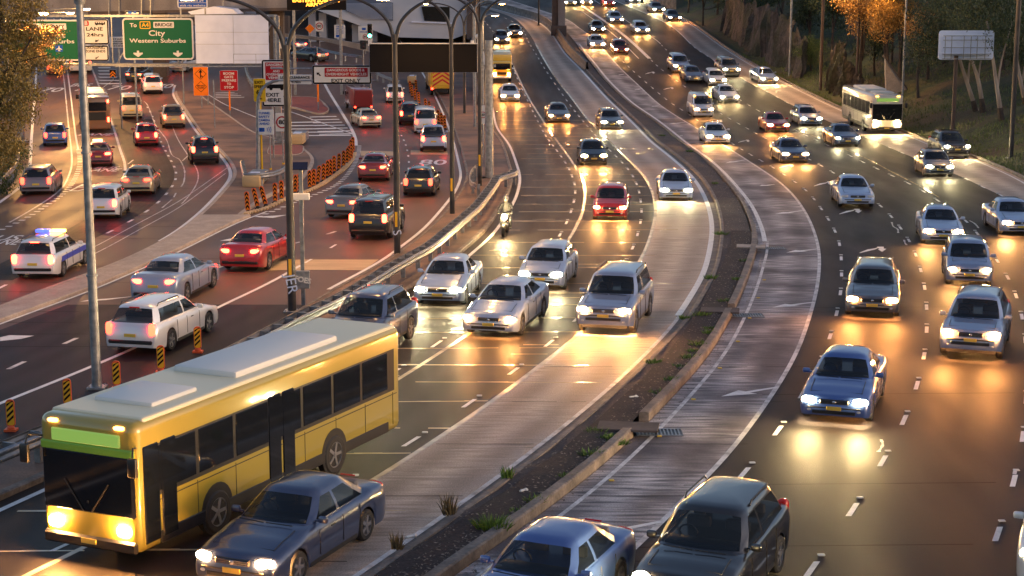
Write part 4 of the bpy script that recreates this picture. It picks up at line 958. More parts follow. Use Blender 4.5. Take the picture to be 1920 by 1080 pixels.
m = MB(); m.rbox((-.3, 0, 1.58), (.56, .28, .12), .03); m.build('light_bar', mat('blue_beacon', (.03, .05, .4), .3, emit=(.1, .15, 1), es=1.0), pc); m = MB(); m.rbox((.3, 0, 1.58), (.56, .28, .12), .03); m.build('light_bar', M_['amber'], pc)
for s in (1, -1): panel(pc, 'blue_stripe', (s*.897, 0, .72), (.03, 3.2, .20), mat('blue_stripe', (.03, .05, .35), .4), .005)
V('bus', 152, 139, 1, L1B, (.62, .62, .64), 'white coach seen from behind, half hidden by the white lane sign', metal=0, over='coach', cat='coach', sc_=.95)
V('sedan', 251, 156, 1, L1D, BLACK, 'black sedan turning under the green city sign', turn=14)
V('sedan', 330, 137, 1, L1R, WHITE, 'white sedan with high brake lamp, partly behind the sign gantry walkway', turn=10, brake=True)
V('hatch', 103, 142, 1, L1A, DRED, 'dark red hatchback seen through the orange tree leaves')
# tunnel exit road
V('ute', 813, 287, 1, L2R, PALE, 'silver utility truck with four red lamps behind the second black pole', brake=True)
V('van', 798, 252, 1, L2R, WHITE, 'white van with two dark rear panes in front of the silver utility truck')
V('suv', 770, 236, 1, L2R, BLACK, 'black four wheel drive left of the white van')
V('hatch', 741, 194, 1, L2R, WHITE, 'white hatchback under the blank black display')
V('sedan', 697, 241, 1, L2L, CREAM, 'cream sedan in the left lane of the tunnel road', turn=-8)
V('truck', 681, 213, 1, L2L, DRED, 'dark red truck with blue load in front of the cream sedan', metal=0, turn=-6, sc_=.72)
V('sedan', 699, 342, 1, L2C, DRED, 'dark red sedan beside the curve of chevron posts', brake=True)
V('hatch', 784, 370, 1, L2R, BLACK, 'black hatchback in the right tunnel lane near the third black pole')
V('sedan', 640, 413, 1, L2L, GREY, 'dark grey sedan passing the last chevron posts', brake=True)
V('suv', 690, 452, 1, L2C, BLACK, 'black four wheel drive left of the second black lamp pole')
V('sedan', 450, 513, 1, L2C, RED, 'red sedan before the ochre road band, left of the tall black pole', brake=True)
V('sedan', 288, 575, 1, L2D, SILVER, 'silver sedan in the middle of the tunnel road, right of the grey pole', brake=True)
V('wagon', 245, 668, 1, L2C, WHITE, 'white station wagon passing behind the grey pole')
V('sedan', 566, 97, 1, L2L, NAVY, 'navy sedan far off under the first green traffic light', turn=-35)
V('sedan', 606, 117, 1, L2L, BLACK, 'black sedan far off behind the dangerous goods sign', turn=-35)
# arrow-board work truck
wt = V('truck', 829, 181, 1, L2R, YEL, 'parked yellow work truck with red chevron board', light='off', metal=0, sc_=.95, turn=-2, cat='work truck', over='work_truck', group='parked road work vehicles')
m = MB(); m.box((0, -3.72, 1.95), (2.0, .03, 1.6)); m.build('chevron_board', mat('yellow_board', (.72, .42, .04), .5), wt)
m = MB()
for k in range(4):
    z = 1.25+k*.42
    for s in (1, -1): m.add([(0, -3.745, z+.35), (s*.95, -3.745, z-.25), (s*.95, -3.745, z-.05), (0, -3.745, z+.55)], [(0, 1, 2, 3)])
m.build('chevron', mat('red_stripe', (.55, .02, .02), .5), wt)
# never placed prototypes
for k, r_ in PROTO.items():
    if k not in USED: print('UNUSED', k)
# ================================================================ STREET FURNITURE AND SIGNS
M_['sign_green'] = mat('sign_green', (0.008, 0.105, 0.052), 0.6, 0, 0.15); M_['sign_white'] = mat('sign_white', (0.62, 0.60, 0.58), 0.6, 0, 0.15)
M_['sign_red'] = mat('sign_red', (0.36, 0.012, 0.02), 0.6, 0, 0.15); M_['sign_blue'] = mat('sign_blue', (0.015, 0.09, 0.42), 0.6, 0, 0.15)
M_['sign_black'] = mat('sign_black', (0.006, 0.005, 0.006), 0.6, 0, 0.15); M_['sign_orange'] = mat('sign_orange', (0.85, 0.20, 0.015), 0.6, 0, 0.15)
M_['sign_yellow'] = mat('sign_yellow', (0.70, 0.42, 0.02), 0.6, 0, 0.15); M_['sign_gold'] = mat('sign_gold', (0.80, 0.42, 0.03), 0.6, 0, 0.15)
M_['sign_back'] = nmat('sign_back', (0.56, 0.62, 0.80), (0.66, 0.72, 0.90), 0.8, (0.35, 0.5), metal=0.1)
M_['chevron_orange'] = mat('chevron_orange', (0.75, 0.20, 0.015), 0.6, 0, 0.15); M_['post_orange'] = mat('post_orange', (0.65, 0.09, 0.02), 0.5)
M_['facade'] = nmat('facade', (0.40, 0.41, 0.46), (0.50, 0.51, 0.56), 0.25, (0.6, 0.8), (0.5, 1, 1.5), bump=0.05)
M_['concrete_wall'] = nmat('concrete_wall', (0.13, 0.12, 0.125), (0.24, 0.225, 0.23), 0.5, (0.7, 0.9), (1, 1, 0.35), bump=0.25, bscale=8, grain=0.12)
M_['amber_street'] = mat('amber_street_lamp', (1, .7, .3), .3, emit=(1.0, .50, .12), es=60)
FACE = Matrix.Rotation(R(90), 4, 'X')       # text plane -> facing the camera
def rplate(w_, h, r, n=5):                 # rounded rectangle outline, centred
    P = []
    for cx, cz, a0 in ((w_/2-r, h/2-r, 0), (-w_/2+r, h/2-r, 90), (-w_/2+r, -h/2+r, 180), (w_/2-r, -h/2+r, 270)):
        for k in range(n+1):
            a = R(a0+90*k/n); P.append((cx+r*math.cos(a), cz+r*math.sin(a)))
    return P
def slab(name, w_, h, r, y0, y1, mt, parent, c=(0, 0)):
    P = rplate(w_, h, r); n = len(P); mb = MB()
    mb.add([(c[0]+x, y0, c[1]+z) for x, z in P]+[(c[0]+x, y1, c[1]+z) for x, z in P], [tuple(range(n)), tuple(range(n, 2*n))[::-1]]+[(i, (i+1) % n, n+(i+1) % n, n+i) for i in range(n)])
    return mb.build(name, mt, parent)
class Sign:
    # the board is drawn in photo pixels: rectangle (x0,y0)-(x1,y1) standing at distance Y
    def __init__(s, name, label, cat, x0, y0, x1, y1, Y, border=None, face='sign_white', r=.12, back='sign_back', group=None):
        s.Y = Y; a, b = D(x0, y1, Y), D(x1, y0, Y); s.w, s.h = b.x-a.x, b.z-a.z; s.k = s.w/(x1-x0); s.kz = s.h/(y1-y0)
        s.x0, s.y0 = x0, y0; s.c = Vector(((a.x+b.x)/2, Y, (a.z+b.z)/2))
        s.root = thing(name, label, cat, (s.c.x, Y, ramp(Y)), 0, group); s.zc = s.c.z-ramp(Y)
        s.board = slab('board', s.w, s.h, r, 0, .06, M_[back], s.root, (0, s.zc))
        if border: slab('border', s.w-.02, s.h-.02, r, -.012, -.002, M_[border], s.root, (0, s.zc)); q = .10
        else: q = .0
        slab('face', s.w-2*q-.02, s.h-2*q-.02, max(.02, r-q), -.022, -.0125, M_[face], s.root, (0, s.zc))
    def loc(s, u, v): return ((u-s.x0)*s.k-s.w/2, s.zc+s.h/2-(v-s.y0)*s.kz)
    def text(s, t, u, v, hpx, mt, sx=1.0, bold=.012, sp=1.05, name='lettering'):
        x, z = s.loc(u, v); size = hpx*s.kz/0.70
        return text_mesh(name, t, size, M_[mt], s.root, Matrix.Translation((x, -.034, z)) @ FACE, .003, sx=1.0, bold=bold*size, sp=sp*sx)
    def fit(s, t, u0, u1, v, hpx, mt, name='lettering', bold=.022, dy=-.034):
        x0, z = s.loc(u0, v); x1, _ = s.loc(u1, v); size = hpx*s.kz/0.70
        o = text_mesh(name, t, size, M_[mt], s.root, None, .003, bold=bold*size)
        xs = [p.co.x for p in o.data.vertices]; w0 = max(xs)-min(xs); mid = (max(xs)+min(xs))/2; f = (x1-x0)/w0
        o.data.transform(Matrix.Translation(((x0+x1)/2, dy, z)) @ FACE @ Matrix.Scale(f, 4, (1, 0, 0)) @ Matrix.Translation((-mid, 0, 0))); return o
    def plate(s, name, u0, v0, u1, v1, mt, r=.05, dy=0.0):
        x0, z1 = s.loc(u0, v0); x1, z0 = s.loc(u1, v1)
        return slab(name, x1-x0, z1-z0, r, -.030+dy, -.0225+dy, M_[mt], s.root, ((x0+x1)/2, (z0+z1)/2))
    def shape(s, name, pts, mt, dy=-.034, back=-.0225):
        P = [s.loc(u, v) for u, v in pts]; n = len(P); mb = MB()
        mb.add([(x, dy, z) for x, z in P]+[(x, back, z) for x, z in P], [tuple(range(n)), tuple(range(n, 2*n))[::-1]]+[(i, (i+1) % n, n+(i+1) % n, n+i) for i in range(n)])
        return mb.build(name, M_[mt], s.root)
    def ring(s, u, v, ro, ri, mt, name='red_ring'):
        x, z = s.loc(u, v); mb = MB(); n = 28; a, b = ro*s.k, ri*s.k
        for k in range(n):
            p, q = 2*math.pi*k/n, 2*math.pi*(k+1)/n
            mb.quad((x+a*math.cos(p), -.03, z+a*math.sin(p)), (x+a*math.cos(q), -.03, z+a*math.sin(q)), (x+b*math.cos(q), -.03, z+b*math.sin(q)), (x+b*math.cos(p), -.03, z+b*math.sin(p)))
        return mb.build(name, M_[mt], s.root)
    def post(s, du=0, r=.045, mt='galv', name='post', z0=0.0, top=None, sleeve=None):
        x = du*s.k; m = MB(); zt = top if top else s.zc+s.h/2-.1
        m.tube([(x, .11, z0), (x, .11, zt)], r, 10); o = m.build(name, M_[mt], s.root, smooth=True)
        if sleeve:
            m = MB(); m.tube([(x, .11, z0+sleeve[1]), (x, .11, z0+sleeve[2])], r+.03, 10); m.build('sleeve', M_[sleeve[0]], s.root, smooth=True)
        return o
# --- gantry with its signs
YG = 118.0
def gantry():
    a, b = D(20, 30, YG), D(514, 30, YG); z1, z0 = D(300, 30, YG).z, D(300, 122, YG).z
    root = thing('sign_gantry', 'grey steel truss gantry carrying the green direction signs', 'gantry', (0, YG+.5, 0))
    for z in (z1, z0):
        m = MB(); m.box(((a.x+b.x)/2, 0, z), (b.x-a.x, .16, .16)); m.build('chord', M_['galv'], root)
        m = MB(); m.box(((a.x+b.x)/2, .9, z), (b.x-a.x, .16, .16)); m.build('chord', M_['galv'], root)
    n = 9; m = MB()
    for k in range(n):
        x = a.x+(b.x-a.x)*k/(n-1); m.tube([(x, 0, z0), (x, 0, z1)], .045, 6); m.tube([(x, 0, z1), (x, .9, z1)], .04, 6); m.tube([(x, 0, z0), (x, .9, z0)], .04, 6)
        if k < n-1: x2 = a.x+(b.x-a.x)*(k+1)/(n-1); m.tube([(x, .9, z0 if k % 2 else z1), (x2, .9, z1 if k % 2 else z0)], .05, 6)
    m.build('bracing', M_['galv'], root)
    m = MB(); m.box(((a.x+b.x)/2+3.2, -.75, z0-.08), ((b.x-a.x)*.55, .8, .05)); 
    for k in range(12): m.tube([((a.x+b.x)/2-2+k*.95, -1.12, z0-.08), ((a.x+b.x)/2-2+k*.95, -1.12, z0+.12)], .02, 5)
    m.tube([((a.x+b.x)/2-2.2, -1.12, z0+.12), (b.x, -1.12, z0+.12)], .03, 6); m.build('walkway', M_['galv'], root)
    for x in (a.x, b.x):
        m = MB(); m.box((x, .45, z1/2), (.42, .42, z1)); m.box((x, .45, .15), (.9, .9, .3)); m.build('column', M_['galv'], root)
    return root
gantry()
def big_arrow(s, u, v, k=1.0):
    s.shape('arrow', [(u-2*k, v-6*k), (u+2*k, v-6*k), (u+2*k, v-2*k), (u+8.5*k, v-2.5*k), (u+8.5*k, v), (u, v+6*k), (u-8.5*k, v), (u-8.5*k, v-2.5*k), (u-2*k, v-2*k)], 'sign_white')
s = Sign('direction_sign', 'green City and Western Suburbs direction sign on the gantry', 'road sign', 232, 34, 361.5, 112, YG, 'sign_white', 'sign_green', .25, group='green direction signs')
s.fit('To', 246, 258.5, 47.5, 7.2, 'sign_white'); s.plate('route_shield', 264, 40, 283.5, 54, 'sign_gold', .08); s.plate('shield_face', 265.5, 41.5, 282, 52.5, 'sign_green', .06, -.008); s.fit('A4', 267.5, 280.5, 47, 7.5, 'sign_gold', bold=.02, dy=-.046)
s.plate('bridge_plate', 289, 41, 326.5, 52.2, 'sign_white', .05); s.fit('BRIDGE', 292, 324, 46.7, 6.0, 'sign_black', dy=-.037)
s.fit('City', 280, 310, 62.5, 10, 'sign_white', bold=.015); s.fit('Western Suburbs', 244, 347.5, 76.5, 7.5, 'sign_white', bold=.015)
big_arrow(s, 259, 101); big_arrow(s, 332, 101)
s = Sign('direction_sign', 'green expressway sign partly behind the orange leafed tree', 'road sign', 20, 37, 148.5, 114, YG, 'sign_white', 'sign_green', .25, group='green direction signs')
s.plate('name_plate', 33, 44, 124.5, 55.5, 'sign_white', .05); s.fit('CAHILL EXPWY', 37, 121.5, 50, 6.4, 'sign_black', dy=-.037)
s.fit('East', 86, 122, 66.5, 8.5, 'sign_white', bold=.015); s.fit('Eastern Suburbs', 34, 138, 77.8, 7.5, 'sign_white', bold=.015)
s.plate('airport_plate', 102.5, 84, 116.5, 97, 'sign_blue', .06)
s.shape('plane_symbol', [(109.5,85.2),(110.5,87),(110.6,89.5),(115,92.2),(115,93.2),(110.5,92.2),(110.3,94.3),(111.8,95.4),(111.8,96),(109.5,95.6),(107.2,96),(107.2,95.4),(108.7,94.3),(108.5,92.2),(104,93.2),(104,92.2),(108.4,89.5),(108.5,87)], 'sign_white', -.042)
s = Sign('lane_sign', 'white B lane sign with small bus symbol behind the grey lamp pole', 'road sign', 153, 35.5, 203, 83.5, YG, 'sign_black', 'sign_white', .16)
s.plate('b_plate', 158.3, 39, 168, 48.5, 'sign_red', .1); s.fit('B', 160.5, 165.5, 43.7, 7, 'sign_white', dy=-.037); 
s.plate('bus_symbol', 178.5, 40.5, 197, 46.3, 'sign_black', .05)
for u in (182, 192): 
    s.ring(u, 46.3, 1.3, .01, 'sign_black', 'bus_wheel')
for k in range(4): s.plate('bus_window', 180+k*4.1, 41.3, 182.9+k*4.1, 43.2, 'sign_white', .02, -.008)
s.fit('LANE', 162.5, 192.5, 54.5, 6.5, 'sign_black'); s.fit('24hrs', 163, 193.5, 65.5, 6.2, 'sign_black')
s.shape('arrow', [(184,74),(183,75),(179.5,75.3),(178.5,74),(177.6,79),(183,77.8),(181.8,77),(185,75.2)], 'sign_black')
s = Sign('lane_sign', 'white crossing zone ends sign right below the B lane sign', 'road sign', 153, 85, 203.5, 114.5, YG, 'sign_black', 'sign_white', .16)
s.fit('CROSSING', 159.5, 196.5, 89.8, 4.6, 'sign_black'); s.fit('ZONE ENDS', 159.5, 197.5, 96.2, 4.6, 'sign_black'); s.shape('arrow', [(184,105.3),(181,108),(179.5,106.5),(178.2,110.5),(182.5,109.8),(181.6,108.8),(185.2,106.6)], 'sign_black')
s = Sign('blank_display', 'large pale blank panel at the right end of the gantry', 'sign board', 368, 28.5, 502.5, 120, YG-.1, None, 'sign_back', .03)
for v in (60, 82.5): s.plate('seam', 369, v, 502, v+.5, 'galv', .005)
for a in ((437, 101, 502, 101.7), (437, 112.5, 502, 113), (437, 101, 437.7, 119), (478, 101, 478.6, 119), (438, 29, 438.4, 101)): s.plate('frame_bar', *a, 'galv', .005)
# --- blank black display on the thick grey column
YV = 96.0
s = Sign('message_display', 'wide unlit black message display hung from the thick grey column', 'message sign', 693, 82.5, 895, 136, YV, None, 'sign_black', .03)
x0, z1 = s.loc(693, 82); m = MB(); m.box((0, .24, s.zc), (s.w, .34, s.h-.02)); m.build('housing', M_['black_pole'], s.root)
m = MB(); m.box((0, .10, s.zc+s.h/2+.03), (s.w+.04, .42, .05)); m.build('top_cover', M_['sign_white'], s.root)
cx = D(917, 332, YV).x-s.c.x; m = MB(); m.tube([(cx, .35, 0), (cx, .35, D(917, 76, YV).z)], .24, 14); m.box((cx, .35, .06), (.9, .9, .12)); m.build('column', M_['galv'], s.root, smooth=True)
m = MB(); m.box((cx/2+.2, .4, s.zc+.45), (cx+.4, .14, .14)); m.box((cx/2+.2, .4, s.zc-.45), (cx+.4, .14, .14)); m.build('outreach_beam', M_['galv'], s.root)
m = MB(); m.tube([(cx-.62, .2, s.zc+s.h/2), (cx-.62, .2, s.zc+s.h/2+.35)], .05, 8); m.ell((cx-.62, .2, s.zc+s.h/2+.42), (.16, .16, .14)); m.tube([(cx-.95, .2, s.zc+s.h/2+.05), (cx-.95, .2, s.zc+s.h/2+.2)], .10, 8); m.build('camera_dome', M_['sign_white'], s.root, smooth=True)
YS = 97.0
s = Sign('exit_only_sign', 'wide white exit only sign with red panel and arrow, left of the black display', 'road sign', 586, 122, 696.5, 158, YS, 'sign_black', 'sign_white', .12)
s.plate('red_panel', 609, 127, 689.5, 144, 'sign_red', .05); s.fit('DANGEROUS GOODS &', 613.5, 683.5, 131.6, 4.7, 'sign_white', dy=-.037); s.fit('OVERHEIGHT VEHICLES', 611, 687, 139.2, 4.7, 'sign_white', dy=-.037)
s.fit('EXIT ONLY', 621.5, 676, 151.4, 6.2, 'sign_black'); s.shape('arrow', [(594,136),(600,136),(598.6,137.6),(602,141.5),(600.3,143),(596.8,139),(595,141)], 'sign_black')
m = MB()
for z in (.35, -.35): m.tube([(-s.w/2-2.4, .15, s.zc+z), (s.w/2+.4, .15, s.zc+z)], .05, 8)
m.build('support_rail', M_['galv'], s.root)
# --- arched cantilever post with the low clearance sign
def at_base(u, v): p = G(u, v); return p
p = at_base(483, 322); s = Sign('clearance_sign', 'white low clearance 4.4m sign on the arched grey post', 'road sign', 522, 140, 583.5, 158, p.y, None, 'sign_white', .04)
s.fit('LOW CLEARANCE', 526, 581, 145.2, 4.8, 'sign_black', dy=-.05); s.fit('4.4m', 546, 563.5, 153.2, 5.2, 'sign_black', dy=-.05)
px_ = p.x-s.c.x; A = lambda u, v: (D(u, v, p.y).x-s.c.x, .14, D(u, v, p.y).z)
m = MB(); m.tube([(px_, .14, 0), A(483, 200), A(484.5, 183), A(490, 168), A(500, 158.5), A(512, 153), A(523, 151), A(583, 151)], [.14, .13, .12, .11, .10, .09, .08, .06], 10); m.build('arched_post', M_['galv'], s.root, smooth=True)
p = at_base(514, 300); s = Sign('exit_here_sign', 'tall white exit here sign with a red dangerous goods panel and truck symbol', 'road sign', 492.5, 112, 545, 199.5, p.y, 'sign_black', 'sign_white', .14)
s.plate('red_panel', 499, 117, 539.5, 150, 'sign_red', .05)
for t, u0, u1, v in (('DANGEROUS', 501, 537, 121.5), ('GOODS', 508.5, 529, 127.5), ('AND', 512.5, 525, 133.5), ('OVERHEIGHT', 501, 538, 139.6), ('VEHICLES', 504, 535, 145.8)): s.fit(t, u0, u1, v, 4.4, 'sign_white', dy=-.037)
s.shape('truck_symbol', [(501,158),(524,158),(524,154.5),(531,154.5),(535,160),(535,165.5),(501,165.5)], 'sign_black')
for u in (508.5, 528): s.ring(u, 166, 3, .01, 'sign_black', 'truck_wheel')
s.fit('EXIT', 499.5, 523, 178, 7, 'sign_black', bold=.02); s.fit('HERE', 497.5, 526, 188, 7, 'sign_black', bold=.02); s.shape('arrow', [(531,179),(536,184),(538.5,181.5),(539.5,188),(533,187.4),(534.8,185.5),(530,180.5)], 'sign_black')
s.post(-9, .06, 'galv'); s.post(13, .06, 'galv')
p = at_base(504, 322); s = Sign('tunnel_camera_sign', 'white and blue tunnel safety camera sign beside the round 80 sign', 'road sign', 484.5, 205.5, 512.5, 252.5, p.y, 'sign_white', 'sign_white', .06)
for t, u0, u1, v in (('TUNNEL', 486.5, 507, 212.3), ('SAFETY', 486, 506, 219), ('CAMERA', 485.8, 506.5, 225.5), ('AHEAD', 487, 505, 232)): s.fit(t, u0, u1, v, 4.3, 'sign_blue')
s.plate('camera_symbol', 486, 239.5, 496, 247, 'sign_blue', .03); s.ring(491, 243, 2.2, .8, 'sign_white', 'lens_symbol')
for k in range(3): s.shape('wave_symbol', [(500+k*3, 239.5+(-k)), (501.2+k*3, 243), (500+k*3, 246.5+k), (500.9+k*3, 246.5+k), (502.3+k*3, 243), (500.9+k*3, 239.5-k)], 'sign_blue')
s.post(6, .04, 'galv', sleeve=('sign_yellow', .0, .22))
def speed80(x0, y0, x1, y1, base, label, name='speed_sign', sleeve=True, Y=None):
    Y = Y or G(*base).y; s = Sign(name, label, 'speed sign', x0, y0, x1, y1, Y, None, 'sign_white', .05, group=None); c = ((x0+x1)/2, (y0+y1)/2); r_ = min(x1-x0, y1-y0)/2*.92
    s.ring(c[0], c[1], r_, r_*.78, 'sign_red'); s.fit('80', c[0]-r_*.55, c[0]+r_*.55, c[1], r_*.75, 'sign_black', bold=.02); s.post(0, .045, 'galv', sleeve=('sign_yellow', .0, .22) if sleeve else None); return s
speed80(517, 212, 541, 246.5, (530, 312), 'white 80 speed sign with red ring behind the tall black pole')
s = speed80(899, 198, 912, 232.5, (904, 300), 'narrow 80 speed sign half hidden by the grey column', sleeve=False)
speed80(591.5, 39.5, 606, 59, None, 'small 80 speed sign in front of the white building columns', sleeve=False, Y=190)
p = G(490, 330); s = Sign('exit_speed_sign', 'yellow exit speed sign behind the arched post', 'road sign', 476, 147, 498, 191, p.y+2.5, None, 'sign_yellow', .08)
s.fit('EXIT', 478.5, 494, 154.5, 5, 'sign_black'); s.fit('SPEED', 477.5, 496, 162.5, 5, 'sign_black'); s.fit('60', 481, 492, 173, 8, 'sign_black'); s.fit('km', 482, 491, 184.5, 4, 'sign_black'); s.post(0, .06, 'sign_yellow')
p = G(376, 205); s = Sign('merge_sign', 'tall orange board with a merging traffic arrow', 'road sign', 363.5, 125.5, 389.7, 179.5, p.y, None, 'sign_orange', .05)
def diamond(s, u, v, a, b):
    s.shape('diamond_outline', [(u-a, v), (u, v-b), (u+a, v), (u, v+b)], 'sign_black', -.030); s.shape('diamond_face', [(u-a+1, v), (u, v-b+1), (u+a-1, v), (u, v+b-1)], 'sign_orange', -.033)
diamond(s, 376.5, 138.5, 10.5, 10.5); diamond(s, 376.5, 162.5, 10.5, 10.5)
s.shape('merge_arrow', [(375.7,146),(375.7,136),(373,136),(376.6,130),(380,136),(377.5,136),(377.5,140.5),(381,144),(380,145.2),(377.5,142.6),(377.5,146)], 'sign_black', -.040)
s.fit('MERGING', 369.5, 383.5, 161, 2.6, 'sign_black', dy=-.040); s.fit('TRAFFIC', 370.5, 382.5, 165, 2.6, 'sign_black', dy=-.040); s.post(0, .05, 'galv')
p = G(429, 220); s = Sign('boom_gate_sign', 'red boom gate prepare to stop sign on an orange sleeved post', 'road sign', 413, 132, 445.3, 170, p.y, None, 'sign_red', .1)
for t, u0, u1, v in (('BOOM', 419.5, 439, 138), ('GATE', 421, 437.5, 144.5), ('PREPARE', 416.5, 442.5, 151), ('TO', 425.5, 433, 157.5), ('STOP', 420.5, 438, 164)): s.fit(t, u0, u1, v, 4.3, 'sign_white')
s.post(0, .045, 'galv', sleeve=('sign_orange', .6, 2.4))
# slim posts
def pole(name, label, u, v, vt, r, mt, cat='post', sleeve=None, group=None, extra=None, r2=None):
    b = G(u, v); h = D(u, vt, b.y).z-b.z; root = thing(name, label, cat, b, 0, group)
    m = MB(); m.tube([(0, 0, 0), (0, 0, h*.5), (0, 0, h)], [r, (r+(r2 or r))/2, r2 or r], 12); m.build('shaft', M_[mt], root, smooth=True)
    m = MB(); m.box((0, 0, .03), (r*3.6, r*3.6, .06)); 
    for a in range(4): m.tube([((a % 2-.5)*r*2.6, (a//2-.5)*r*2.6, .05), ((a % 2-.5)*r*2.6, (a//2-.5)*r*2.6, .10)], .02, 6)
    m.build('base_plate', M_['galv'], root)
    if sleeve: m = MB(); m.tube([(0, 0, sleeve[1]), (0, 0, sleeve[2])], r+.03, 10); m.build('sleeve', M_[sleeve[0]], root, smooth=True)
    return root, h
pole('bare_post', 'bare thin grey post on the brown island by the boom gate sign', 403, 243, 150, .05, 'galv')
pole('marker_post', 'short grey post with orange sleeve on the red paved island', 597, 210, 160, .05, 'galv', sleeve=('sign_orange', .9, 3.2))
pole('bare_post', 'short grey post under the exit only sign, left end', 595, 118, 88, .07, 'galv')
# --- black lamp poles with twin arched arms
def arms(root, z, sides, reach, rise, r, mt, lamp=True, energy=0, col=(1, .52, .16), face='amber_street'):
    for sg in sides:
        pts = [(0, 0, z-.6), (sg*.03*reach, 0, z), (sg*.10*reach, 0, z+.35*rise), (sg*.28*reach, 0, z+.68*rise), (sg*.52*reach, 0, z+.90*rise), (sg*.78*reach, 0, z+rise), (sg*reach, 0, z+rise*1.0)]
        P = catmull(pts, 4); m = MB(); m.tube(P, [r-(r-.045)*i/(len(P)-1) for i in range(len(P))], 10); arm = m.build('arm', M_[mt], root, smooth=True)
        if lamp:
            m = MB(); m.ell((sg*(reach+.3), 0, z+rise+.03), (.42, .17, .09), p=.8); head = m.build('lamp_head', M_['galv'], arm, smooth=True)
            m = MB(); m.ell((sg*(reach+.35), 0, z+rise-.035), (.26, .12, .06)); m.build('lens', M_[face], head, smooth=True)
            if energy:
                ld = bpy.data.lights.new('lamp_light', 'SPOT'); ld.energy = energy; ld.color = col; ld.spot_size = R(140); ld.spot_blend = .6; ld.shadow_soft_size = .15
                lo = bpy.data.objects.new('lamp_light', ld); C.objects.link(lo); lo.parent = root; lo.location = (sg*(reach+.35), 0, z+rise-.14)
LAMPG = 'black lamp poles with twin arched arms'
for (u, v, vf, r, lab) in ((548, 585, 84, .15, 'nearest black twin arm lamp pole, with white graffiti near its base'), (745, 480, 64, .14, 'second black twin arm lamp pole, standing where the guardrail bends toward it'), (848, 405, 50, .125, 'third black twin arm lamp pole, in front of the black display'), (900, 352, 42, .125, 'fourth black twin arm lamp pole, beside the thick grey column')):
    root, h = pole('lamp_pole', lab, u, v, vf, r, 'black_pole', 'lamp pole', group=LAMPG, r2=r*.72)
    arms(root, h, (1, -1), 2.9, 1.55, .085, 'black_pole', energy=1000)
    m = MB(); m.box((-.02, -r*.98, 1.55), (.10, .015, .62)); m.build('number_tag', M_['sign_gold'], root)
    if v > 450:
        t = text_mesh('graffiti', 'JER' if v > 500 else 'S', .5, M_['sign_back'], root, Matrix.Translation((0, -r*1.03, .95)) @ Matrix.Rotation(R(90), 4, 'Y') @ FACE @ Matrix.Rotation(R(12), 4, 'Z') if False else Matrix.Translation((0, -r*1.04, 1.0)) @ FACE @ Matrix.Rotation(R(-80), 4, 'Z'), .002)
for (u, v, vf, lab) in ((871, 215, 40, 'far black lamp pole just right of the work truck'), (1010, 48, -40, 'far black lamp pole on the barrier of the middle road')):
    root, h = pole('lamp_pole', lab, u, v, vf, .12, 'black_pole', 'lamp pole', group=LAMPG, r2=.09); arms(root, h, (1, -1), 2.9, 1.5, .08, 'black_pole', energy=700)
root, h = pole('lamp_pole', 'grey lamp pole with a lit lamp above the thick grey column', 905, 268, 40, .10, 'galv', 'lamp pole'); arms(root, h, (1,), .55, .45, .06, 'galv', energy=700)
root, h = pole('lamp_pole', 'slim grey pole between the fourth black pole and the thick column', 890, 240, 20, .12, 'galv', 'lamp pole'); arms(root, h, (1, -1), 1.2, .8, .06, 'galv', lamp=False)
for (u, v, vf, mt, r, lab) in ((1480, 144, -75, 'galv', .11, 'grey steel lamp pole in front of the rock cutting'), (1538, 172, -70, 'brown_pole', .15, 'brown wooden lamp pole at the right end of the rock cutting'), (1605, 177, -40, 'brown_pole', .12, 'brown wooden lamp pole just behind the white bus'), (1692, 183, -30, 'galv', .10, 'grey lamp pole reaching into the orange leaves above the white bus'), (1895, 297, -60, 'black_pole', .16, 'black lamp pole on the grass at the right edge')):
    root, h = pole('lamp_pole', lab, u, v, vf, r, mt, 'lamp pole', group='lamp poles along the right kerb'); arms(root, h, (-1,), 2.4, .8, .06, 'galv', energy=1700)
# the galvanised pole on the left
root, h = pole('lamp_pole', 'tall galvanised steel lamp pole rising in front of the left road', 182, 728, 8, .135, 'galv', 'lamp pole', r2=.10)
m = MB(); m.tube([(0, 0, h), (0, 0, h+.25)], [.14, .18], 12); m.box((0, 0, h+.35), (.5, .4, .3)); m.build('pole_top', M_['galv'], root, smooth=True)
m = MB(); m.tube([(0, 0, h*.62), (0, 0, h*.625)], .15, 12); m.tube([(0, 0, h*.30), (0, 0, h*.305)], .16, 12); m.build('joint_band', M_['galv'], root, smooth=True)
